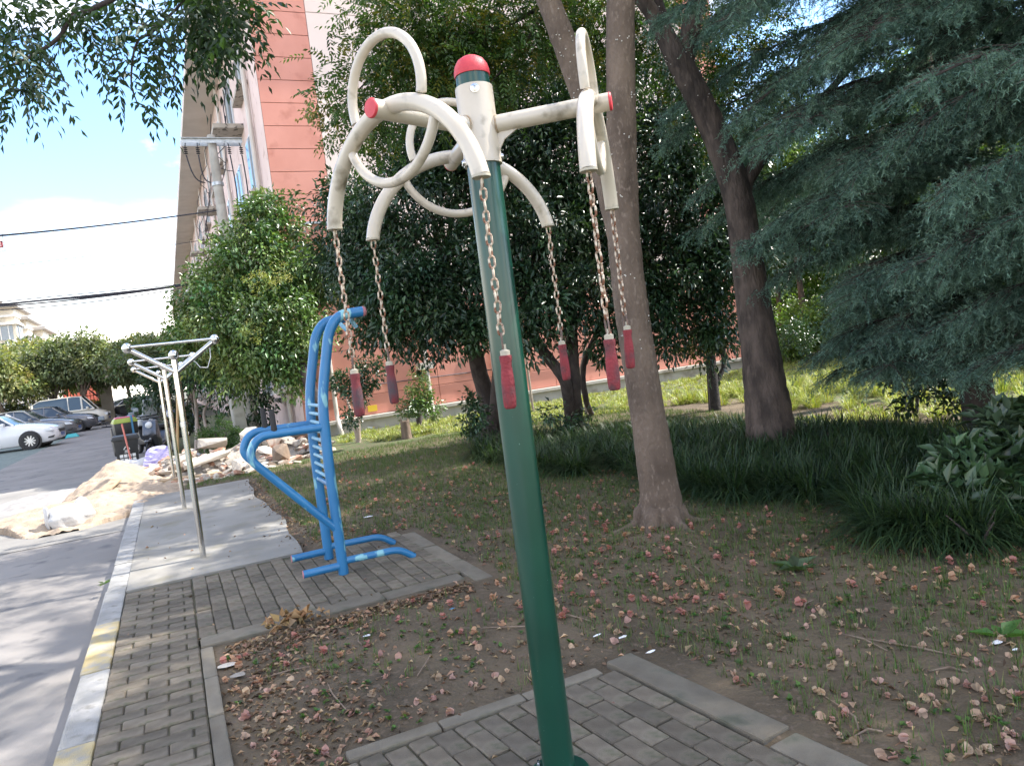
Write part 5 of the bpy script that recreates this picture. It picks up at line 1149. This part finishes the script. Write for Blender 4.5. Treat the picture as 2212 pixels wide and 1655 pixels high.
# ---------------------------------------------------------------- trees beyond the street and beyond the lawn
FT = [(.22, .235, .095), (.19, .215, .095), (.26, .26, .10), (.16, .19, .085)]; FD = [(.14, .175, .09), (.165, .195, .10), (.12, .15, .08)]
far = [(-12.6, 56, 4.3, 2.4, FD, 'broad dark street tree at the far left edge'), (-9.4, 55, 4.6, 2.0, FT, 'yellow green street tree behind the white and grey cars'), (-7.0, 58, 5.6, 2.2, FT, 'yellow green street tree behind the beige van'),
       (-4.9, 55.5, 5.9, 1.9, FD, 'grey green street tree with leaning trunk beside the gate pillar'), (-2.6, 58, 5.0, 1.9, FD, 'grey green street tree right of the gate pillar'), (-.6, 52, 4.6, 1.7, FD, 'dark street tree above the scooters'), (1.0, 46, 4.4, 1.6, FD, 'dark tree at the foot of the pink block'), (-16.5, 60, 4.8, 2.6, FD, 'broad street tree beyond the left edge'), (-1.6, 74, 6.0, 2.6, FT, 'pale tree far down the street right of the gate'), (-5.6, 76, 6.2, 2.8, FT, 'pale tree far behind the gate pillar'), (-10.5, 74, 6.4, 3.0, FD, 'grey green tree far behind the iron fence'), (-17.5, 76, 5.2, 3.0, FT, 'pale tree far behind the canopy'), (.9, 68, 5.5, 2.2, FD, 'dark tree far along the pink block')]
for i, (x, y, h, r, cols, lab) in enumerate(far):
    r *= 1.3; h += .5; base = np.array([x, y, -.16]); t = tree('street_tree', lab, base, group='street trees beyond the cars'); rg_ = np.random.default_rng(70+i)
    tpart('trunk', [base, base+np.array([.15, 0, 1.2]), base+np.array([.1*(-1)**i, 0, 2.2]), base+np.array([0, 0, h*.62])], [.17, .13, .11, .06], 'bark', t, base, 10, .05, i)
    lumps = [((x+rg_.normal()*r*.6, y+rg_.normal()*.6, h*.68+rg_.normal()*.45), (r*.55, r*.55, r*.36)) for _ in range(7)]+[((x, y, h*.78), (r*.7, r*.7, r*.5)), ((x-r*.6, y, h*.56), (r*.5, r*.5, r*.35)), ((x+r*.6, y, h*.55), (r*.5, r*.5, r*.35))]
    for c, rr_ in lumps[:4]: tpart('limb', [base+np.array([.1*(-1)**i, 0, 1.9]), (base+np.array([0, 0, 2])+np.array(c))/2+np.array([0, 0, .6]), np.array(c)], [.07, .05, .02], 'barkpale' if i in (1, 2) else 'bark', t, base, 7, .05, i)
    leafpart('crown', crown_leaves(lumps, 800 if i < 8 else 330, .27 if i < 8 else .42, .5, cols, .3, .34, nclump=34, rng=rg_, fill=.3), 'leafsoft', t, base)
hd = [(-11.5, 57.5, 1.0, 1.2), (-9.4, 58, 1.2, 1.3), (-7.4, 58.6, 1.1, 1.2), (-13.5, 57, 1.2, 1.4)]
for i, (x, y, z, r) in enumerate(hd):
    base = np.array([x, y, -.16]); t = tree('hedge_bush', ['yellow green bush behind the canopy', 'pale green bush behind the dark sedan roof', 'light bush behind the beige van roof', 'bush at the far left edge'][i], base, 'bush', 'bushes along the far fence')
    tpart('stem', [base, base+np.array([0, 0, .8])], [.05, .03], 'bark', t, base, 6); leafpart('foliage', crown_leaves([((x, y, z), (r, .7, r*.75)), ((x+.6, y, z*.7), (r*.7, .6, r*.6))], 2200, .16, .5, [(.14, .165, .045), (.10, .135, .04)], .2, .25), 'leafsoft', t, base)
lb = tree('clipped_hedge', 'low clipped hedge behind the iron fence beside the gate pillar', (-6.2, 61.2, -.16), 'hedge')
tpart('stem', [(-6.2, 61.2, -.1), (-6.2, 61.2, .8)], [.05, .03], 'bark', lb, (-6.2, 61.2, -.16), 6); leafpart('foliage', crown_leaves([((x, 61.2, .95), (.6, .4, .75)) for x in np.arange(-8.5, -4.3, .7)], 2500, .14, .5, [(.10, .15, .03)], .2, .2), 'leafsoft', lb, (-6.2, 61.2, -.16))
bgt = [(19.5, 18.5, 9.0, 3.4, 'sunlit tree beyond the lawn at the end of the gable'), (18.8, 13.0, 8.0, 2.6, 'bright green small tree behind the cedar boughs'), (22.5, 14.2, 9.5, 3.6, 'broad tree beyond the path behind the cedar'), (24, 10.2, 9.0, 3.4, 'broad sunlit tree at the right behind the cedar'), (20.5, 20.5, 7.2, 2.8, 'tall tree beyond the end of the gable'), (27, 16, 8, 3.4, 'tall background tree far right'), (19, 11, 3.2, 2.0, 'low bushy tree beyond the path under the cedar'), (25, 13, 4.5, 2.6, 'low broad tree far beyond the path'), (22, 7.5, 3.6, 2.4, 'low bushy tree at far right'), (29, 9, 6, 3.4, 'distant tree at the far right'), (20, 24, 5, 3, 'distant tree beyond the gable end'), (26, 22, 7, 3.6, 'distant tall tree beyond the gable end')]
for i, (x, y, h, r, lab) in enumerate(bgt):
    base = np.array([x, y, -.08]); t = tree('garden_tree', lab, base, group='trees beyond the lawn'); rg_ = np.random.default_rng(90+i)
    tpart('trunk', [base-np.array([0, 0, .1]), base+np.array([.1, 0, 1.4]), base+np.array([0, 0, h*.6])], [.14, .11, .06], 'bark', t, base, 9, .05, i)
    lumps = [((x+rg_.normal()*r*.4, y+rg_.normal()*r*.4, h*.62+rg_.normal()*h*.14), (r*.6, r*.6, r*.5)) for _ in range(6)]
    for c, rr_ in lumps[:3]: tpart('limb', [base+np.array([0, 0, h*.35]), (base+np.array([0, 0, h*.35])+np.array(c))/2+np.array([0, 0, .3]), np.array(c)], [.06, .04, .015], 'bark', t, base, 6, .05, i)
    leafpart('crown', crown_leaves(lumps, 720, .18, .48, [(.075, .14, .025), (.10, .165, .03), (.055, .11, .025)], .3, .32, nclump=30, rng=rg_), 'leafsoft', t, base)
for i, (x, y, r, lab) in enumerate(((15.5, 10.6, 1.1, 'bright bush behind the cedar trunk'), (17.5, 8.8, 1.3, 'bright bush right of the cedar trunk'), (18.5, 14.8, 1.5, 'bush beyond the path left of the cedar trunk'), (21.5, 11.8, 1.9, 'tall bush beyond the path'), (20, 6.5, 1.6, 'bush at the right edge behind the cedar boughs'), (24.5, 17, 2.2, 'tall bush beyond the gable end'), (16.9, 16.2, 1.2, 'bush at the corner of the gable'), (28, 14, 2.8, 'large far bush left of the cedar trunk'), (31, 20, 3.2, 'large far bush beyond the trees'), (29, 9, 2.6, 'large far bush right of the cedar trunk'), (27, 25, 3.2, 'large far bush past the gable end'), (33, 14.5, 3.2, 'farthest large bush behind the cedar'))):
    base = np.array([x, y, -.08]); t = tree('hedge_bush', lab, base, 'bush', 'bushes beyond the lawn')
    tpart('stem', [base, base+np.array([0, 0, r*.6])], [.05, .03], 'bark', t, base, 6); leafpart('foliage', crown_leaves([((x, y, r*.75), (r, r, r*.85)), ((x+r*.7, y-.2, r*.6), (r*.8, r*.7, r*.7)), ((x-r*.7, y+.2, r*.5), (r*.7, r*.7, r*.6))], 2000 if r < 2 else 700, .12 if r < 2 else .22, .5, [(.10, .17, .035), (.14, .21, .045), (.07, .13, .03)], .2, .25), 'leafsoft', t, base)
fp_ = obj('garden_path', MB().prism([(13.2, 13.0), (30, 11.5), (30, 13.2), (13.2, 14.2)], 'z', -.09, .005), 'plinth', kind='structure')

# ---------------------------------------------------------------- grasses
def blades(C, n, H, spread, w_, cols, rng_, up=.55, arch=.9, seg=((0, .8), (.5, .95), (1, .08))):
    """arching strap blades around each centre"""
    m = len(C)*n; c = np.repeat(C, n, 0); a = rng_.uniform(0, 6.283, m); r0 = rng_.random(m)**.5*spread*.35
    L = H*rng_.uniform(.6, 1.2, m); out = rng_.uniform(.25, 1.0, m)*arch
    dx = np.stack([np.cos(a), np.sin(a), 0*a], 1); b = c+dx*r0[:, None]; rows = []
    for t, wf_ in seg:
        h = L*up*(1.7*t-1.7*out*t*t); x = L*out*(t**1.5)*.85
        p = b+dx*x[:, None]; p[:, 2] += np.maximum(h, -.01+0*h); rows.append((p, wf_))
    s = np.stack([-np.sin(a), np.cos(a), 0*a], 1)*(w_*rng_.uniform(.7, 1.3, m))[:, None]*.5
    V = np.stack([q for p, f in rows for q in (p-s*f, p+s*f)], 1).reshape(-1, 3)
    g = 2*len(seg); o = np.arange(m)[:, None]*g; F = np.concatenate([o+np.array([[2*k, 2*k+1, 2*k+3, 2*k+2]]) for k in range(len(seg)-1)])
    return V, F, np.repeat(tones(m, cols, .22, rng_), g, 0)
SEG4 = ((0, .8), (.35, 1), (.7, .75), (1, .08)); SEG2 = ((0, 1), (1, .1))
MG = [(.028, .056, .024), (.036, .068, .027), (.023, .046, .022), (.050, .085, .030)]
rg_ = np.random.default_rng(33)
front = [(1040, 1015), (1100, 1005), (1180, 1045), (1240, 1050), (1300, 1020), (1470, 1060), (1510, 1088), (1560, 1095), (1620, 1098), (1680, 1098), (1740, 1096), (1790, 1080), (1840, 1040), (1900, 1130), (1950, 1185), (2010, 1200), (2060, 1195), (1880, 1070), (1330, 985)]
ORD = 'first second third fourth fifth sixth seventh eighth ninth tenth eleventh twelfth thirteenth fourteenth fifteenth sixteenth seventeenth eighteenth nineteenth'.split()
for i, (u, v) in enumerate(front):
    g = gz(u, v-22, -.02); k = 300
    V, F, T = blades(np.array([[0, 0, 0]])+rg_.normal(size=(5, 3))*np.array([.10, .10, 0]), 120, .56, .2, .008, MG, rg_, seg=SEG4, arch=1.15)
    obj('grass_clump', npmesh('grass_clump', V, F, T), 'grassblade', loc=tuple(g), label='dark arching mondo grass clump, %s from the left along the front edge of the bed' % ORD[sorted(front).index((u, v))], cat='grass clump', group='front row of mondo grass clumps')
def inpoly(P, poly):
    x, y = P[:, 0], P[:, 1]; r = np.zeros(len(P), bool); j = len(poly)-1
    for i in range(len(poly)):
        xi, yi = poly[i]; xj, yj = poly[j]; r ^= ((yi > y) != (yj > y)) & (x < (xj-xi)*(y-yi)/(yj-yi+1e-9)+xi); j = i
    return r
BED = [tuple(gz(u, v)[:2]) for u, v in ((1030, 1000), (1200, 1025), (1300, 1005), (1480, 1060), (1760, 1075), (1860, 1020), (1900, 1115), (2010, 1180), (2212, 1190), (2700, 1230), (2700, 930), (2212, 975), (2050, 965), (1900, 945), (1760, 930), (1620, 935), (1500, 940), (1330, 950), (1200, 955), (1060, 965))]
q = np.stack([rg_.uniform(2.5, 11, 9000), rg_.uniform(2.4, 11, 9000)], 1); q = q[inpoly(q, BED)][:1050]
C_ = np.concatenate([q, np.full((len(q), 1), .0)], 1)
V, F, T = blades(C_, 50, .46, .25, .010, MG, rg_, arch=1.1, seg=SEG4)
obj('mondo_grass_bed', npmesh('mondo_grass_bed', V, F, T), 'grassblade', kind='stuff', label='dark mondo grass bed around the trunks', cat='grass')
# sunlit rough grass beyond the bed
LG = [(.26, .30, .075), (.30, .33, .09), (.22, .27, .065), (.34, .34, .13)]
q = np.stack([rg_.uniform(3, 22, 16000), rg_.uniform(6, 16.6, 16000)], 1); keep = ~inpoly(q, BED) & (q[:, 1] > 15.6-.55*q[:, 0]*.9) & (q[:, 0]*.35+q[:, 1] > 12.4)
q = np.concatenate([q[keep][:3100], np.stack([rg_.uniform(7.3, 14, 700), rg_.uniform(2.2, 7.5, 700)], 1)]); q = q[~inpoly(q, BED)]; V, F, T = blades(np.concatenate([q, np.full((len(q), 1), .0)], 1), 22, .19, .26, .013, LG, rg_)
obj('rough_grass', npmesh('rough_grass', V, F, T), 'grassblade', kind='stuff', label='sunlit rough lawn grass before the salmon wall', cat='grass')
q = np.stack([rg_.uniform(8.5, 15, 420), rg_.uniform(6.5, 11.5, 420)], 1); q = q[~inpoly(q, BED)][:150]; V, F, T = blades(np.concatenate([q, np.full((len(q), 1), .01)], 1), 110, .42, .3, .010, LG, rg_)
obj('tall_grass', npmesh('tall_grass', V, F, T), 'grassblade', kind='stuff', label='sunlit taller grass tufts at right beyond the bed', cat='grass')
# short thin turf on the shaded soil
def on_soil(q):
    x, y = q[:, 0], q[:, 1]
    return ~(((y > 4.5) & (y < 6.5) & (x < 1.86)) | ((x < 2.0) & (y < 3.02) & (x > .42)) | (x < .06) | ((x < 1.0) & (y > 6.3) & (y < 12.2)))
def sz(q): return soilz(q[:, 0], q[:, 1])
def dens(q, s, seed): return wob(q[:, 0], q[:, 1], s, seed)
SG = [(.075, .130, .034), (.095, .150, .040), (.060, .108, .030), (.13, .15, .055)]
q = np.stack([rg_.uniform(.0, 8, 80000), rg_.uniform(1.3, 13, 80000)], 1); q = q[on_soil(q) & ~inpoly(q, BED)]
pr_ = .35+.45*dens(q, 1.3, 1.)+.25*(q[:, 1] > 6)+.25*(q[:, 0] > 2.2)-.55*((q[:, 0] < 1.75) & (q[:, 1] < 4.6)); q = q[rg_.random(len(q)) < pr_+.2][:30000]
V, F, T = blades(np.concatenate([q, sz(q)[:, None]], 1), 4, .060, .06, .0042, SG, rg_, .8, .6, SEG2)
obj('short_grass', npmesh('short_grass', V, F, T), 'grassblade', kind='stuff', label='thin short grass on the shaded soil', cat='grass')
# tiny weeds with round leaves
q = np.stack([rg_.uniform(.1, 6, 3000), rg_.uniform(1.4, 9, 3000)], 1); q = q[on_soil(q) & ~inpoly(q, BED) & (dens(q, 2.1, 4.) > -.1)][:900]
P = np.repeat(np.concatenate([q, sz(q)[:, None]+.005], 1), 5, 0); n = len(P); d = rdir(n, rg_); d[:, 2] = np.abs(d[:, 2])*.5+.15; l = rg_.uniform(.012, .032, n)
obj('small_weeds', npmesh('small_weeds', *leafgeo(P, d, np.tile([0, 0, 1.], (n, 1)), l, l*.7, tones(n, [(.05, .11, .025), (.08, .15, .03)], .2, rg_))), 'leafsoft', kind='stuff', label='tiny round leaved weeds on the soil', cat='weeds')
def rosette(label, u, v, n, L, W, cols):
    g = gz(u, v, -.02); a = np.arange(n)*2.4; d = np.stack([np.cos(a), np.sin(a), .35+.5*rg_.random(n)], 1); l = L*rg_.uniform(.7, 1.1, n)
    t = thing('weed_plant', label, 'weed', tuple(g)); 
    for k in range(n):
        V, F, T = leafgeo(np.zeros((1, 3)), d[k:k+1], np.array([[0, 0, 1.]]), l[k:k+1], l[k:k+1]*W, tones(1, cols, .1, rg_), .12, .3); obj('leaf', npmesh('leaf', V, F, T), 'leafsoft', t)
rosette('broad leaved green weed rosette on the soil near the grey trunk', 1722, 1232, 8, .17, .42, [(.07, .12, .06), (.09, .14, .07)])
rosette('small bright green seedling near the right edge', 2165, 1378, 4, .14, .45, [(.07, .16, .04)])
rosette('small green weed at the edge of the kerb', 225, 1262, 9, .07, .3, [(.08, .13, .04)])
# ---------------------------------------------------------------- leaf litter and seed pods
LT = [(.24, .165, .10), (.31, .21, .13), (.17, .115, .075), (.38, .26, .17), (.13, .09, .06)]
q1 = np.stack([rg_.uniform(.05, 6.5, 26000), rg_.uniform(1.3, 9, 26000)], 1); q1 = q1[on_soil(q1)]; q1 = q1[rg_.random(len(q1)) < .55+.35*dens(q1, 1.7, 2.)][:13000]
q2 = np.stack([rg_.normal(.28, .22, 1500), rg_.uniform(2.2, 4.5, 1500)], 1); q2 = q2[on_soil(q2) & (q2[:, 0] > .05)]
q3 = np.stack([rg_.uniform(.1, 1.6, 900), 4.55-np.abs(rg_.normal(0, .09, 900))], 1)
q4 = np.stack([rg_.normal(.98, .10, 500), rg_.uniform(6.6, 11.8, 500)], 1)
q5 = np.stack([rg_.uniform(-.45, 1.7, 90), rg_.uniform(2.3, 11, 90)], 1)
qq = np.concatenate([q1, q2, q3, q4, q5]); zz_ = np.where(on_soil(qq), sz(qq), .004); n = len(qq)
P = np.concatenate([qq, (zz_+rg_.uniform(.002, .012, n))[:, None]], 1); d = rdir(n, rg_); d[:, 2] *= .25; nn = np.tile([0, 0, 1.], (n, 1))+.45*rg_.normal(size=(n, 3)); l = rg_.uniform(.014, .05, n)
obj('leaf_litter', npmesh('leaf_litter', *leafgeo(P, d, nn, l, l*rg_.uniform(.25, .6, n), tones(n, LT, .25, rg_), .35, .25)), 'litter', kind='stuff', label='dry brown leaf fragments on the soil', cat='leaf litter')
n = 70; c_ = gz(640, 1345, -.01); P = c_+np.stack([rg_.normal(0, .09, n), rg_.normal(0, .035, n), np.abs(rg_.normal(0, .03, n))+.005], 1); d = rdir(n, rg_); d[:, 2] *= .6; l = rg_.uniform(.04, .085, n)
obj('dry_leaf_pile', npmesh('dry_leaf_pile', *leafgeo(P-c_, d, rdir(n, rg_)+np.array([0, 0, .8]), l, l*.6, tones(n, [(.34, .22, .11), (.40, .27, .14)], .15, rg_), .4, .3)), 'litter', loc=tuple(c_), kind='stuff', label='small heap of curled tan leaves at the apron edge', cat='leaf litter')
PODM = []
for k in range(9):
    r = np.random.default_rng(k); m = 9; c = [(0, 0, 0)]; col = [(.50, .33, .27), (.52, .38, .28), (.48, .37, .25), (.56, .44, .32), (.45, .27, .23), (.38, .29, .20)][k % 6]
    for j in range(m):
        a = 2*math.pi*j/m; rad = 1+.25*math.cos(a)-.3*(abs(a-math.pi) < .3); c.append((rad*math.cos(a)*.022*r.uniform(.85, 1.1), rad*math.sin(a)*.018*r.uniform(.85, 1.1), .009+.006*r.normal()))
    v = c+[(x*.9*math.cos(.9)+.004, y*.95, abs(x)*.6+.012+z*.4) for x, y, z in c]
    f = [(0, 1+j, 1+(j+1) % m) for j in range(m)]+[(m+1, m+2+j, m+2+(j+1) % m) for j in range(m)]
    me = npmesh('seed_pod', np.array(v), np.array(f), np.clip(np.array(col)*(1+.12*r.normal(size=(len(v), 1))), .02, .9)); me.materials.append(MATS['pod']); PODM.append(me)
def podspots(n):
    out = []
    while len(out) < n:
        if rg_.random() < .28: u, v = rg_.uniform(680, 1420), rg_.uniform(985, 1100)
        elif rg_.random() < .55: u, v = rg_.uniform(1150, 2212), rg_.uniform(1095, 1640)
        elif rg_.random() < .6: u, v = rg_.uniform(640, 1500), rg_.uniform(1090, 1330)
        else: u, v = rg_.uniform(470, 1180), rg_.uniform(1330, 1650)
        g = gz(u, v, -.02)
        if on_soil(np.array([g[:2]]))[0] and g[1] > 1.4 and not inpoly(np.array([g[:2]]), BED)[0]: out.append(g)
    return np.array(out)
PS = podspots(620); dist = np.hypot(PS[:, 0], PS[:, 1]); PS = PS[np.argsort(dist)]
for i, g in enumerate(PS[:190]):
    o = obj('seed_pod', PODM[rg_.integers(0, 9)], loc=(g[0], g[1], float(soilz(np.array(g[0]), np.array(g[1])))+.004), rot=(rg_.normal()*.5, rg_.normal()*.5, rg_.uniform(0, 6.28)), label='pink papery seed pod fallen on the shaded soil', cat='seed pod', group='pink seed pods on the soil')
    s = rg_.uniform(.55, 1.05); o.scale = (s, s, s)
VV, FF, TT, off = [], [], [], 0
for g in PS[190:]:
    me = PODM[rg_.integers(0, 9)]; v = np.zeros(len(me.vertices)*3, np.float32); me.vertices.foreach_get('co', v); v = v.reshape(-1, 3)*rg_.uniform(.8, 1.3); a = rg_.uniform(0, 6.28)
    v = v @ np.array([[math.cos(a), math.sin(a), 0], [-math.sin(a), math.cos(a), 0], [0, 0, 1]]); VV.append(v+np.array([g[0], g[1], float(soilz(np.array(g[0]), np.array(g[1])))+.006]))
    f = np.array([[0, 1+j, 1+(j+1) % 9] for j in range(9)]+[[10, 11+j, 11+(j+1) % 9] for j in range(9)]); FF.append(f+off); off += len(v); TT.append(np.tile(np.array([(.46, .22, .18), (.48, .30, .19)][rg_.integers(0, 2)]), (len(v), 1)))
obj('distant_seed_pods', npmesh('distant_seed_pods', np.concatenate(VV), np.concatenate(FF), np.concatenate(TT)), 'pod', kind='stuff', label='farther scatter of pink seed pods', cat='seed pods')
for i in range(26):
    u, v = rg_.uniform(500, 2150), rg_.uniform(1180, 1630); g = gz(u, v, -.02)
    if not on_soil(np.array([g[:2]]))[0]: continue
    a = rg_.uniform(0, 3.14); L = rg_.uniform(.10, .45)
    obj('fallen_twig', MB().tube([(-L/2*math.cos(a), -L/2*math.sin(a), .004), (rg_.normal()*.02, rg_.normal()*.02, .014), (L/2*math.cos(a), L/2*math.sin(a), .006)], [.003, .004, .002], 5), 'stick', loc=(g[0], g[1], float(soilz(np.array(g[0]), np.array(g[1])))), label='thin dry twig lying on the soil', cat='twig', group='fallen twigs on the soil')
def scrap(u, v, sx, sy, m_, label, cat='litter', z=-.012, name='paper_scrap'):
    g = gz(u, v, z); me = MB(); pts = [(sx*math.cos(a)*rg_.uniform(.7, 1), sy*math.sin(a)*rg_.uniform(.7, 1), .008+.006*rg_.random()) for a in np.arange(7)*.9]
    me.add([(0, 0, .016)]+pts, [(0, 1+i, 1+(i+1) % 7) for i in range(7)]); obj(name, me, m_, loc=tuple(g), label=label, cat=cat)
scrap(792, 1377, .030, .018, 'papers', 'white paper scrap on the soil patch', name='paper_scrap'); scrap(977, 1318, .022, .016, 'strapblue', 'blue and yellow wrapper on the soil before the apron', name='wrapper')
scrap(2155, 1392, .035, .018, 'papers', 'bright white paper scrap at the right edge'); scrap(2192, 1408, .020, .008, 'papers', 'thin white sliver beside the bright scrap at the right edge')
scrap(1345, 1380, .028, .014, 'papers', 'pale flat scrap right of the green post'); scrap(1290, 1376, .030, .009, 'papers', 'narrow pale scrap just right of the green post'); scrap(1405, 1412, .034, .010, 'papers', 'crumpled tissue near the apron corner')
scrap(795, 1118, .055, .035, 'papers', 'crumpled white tissue on the grass behind the blue machine'); scrap(1635, 1145, .018, .012, 'papers', 'tiny white cap on the soil before the grass clumps')
scrap(490, 1440, .065, .045, 'rubblewhite', 'flat pale stone at the edge of the soil patch', 'stone', name='flat_stone'); scrap(515, 1462, .05, .035, 'rubblegrey', 'small grey stone beside the flat pale stone', 'stone', name='flat_stone')
bt = thing('plastic_bottle', 'clear plastic bottle with yellow label lying by the salmon wall', 'bottle', tuple(gz(808, 927, .02)), .1)
obj('shell', MB().lathe([(0, -.17), (.06, -.165), (.065, .05), (.03, .13), (.02, .17), (0, .17)], (0, 0, .05), 12, Matrix.Rotation(math.pi/2, 3, 'Y')), 'lamp', bt, smooth=40); obj('wrap', MB().lathe([(.067, -.04), (.067, .03)], (0, 0, .05), 12, Matrix.Rotation(math.pi/2, 3, 'Y')), 'yellowlabel', bt)
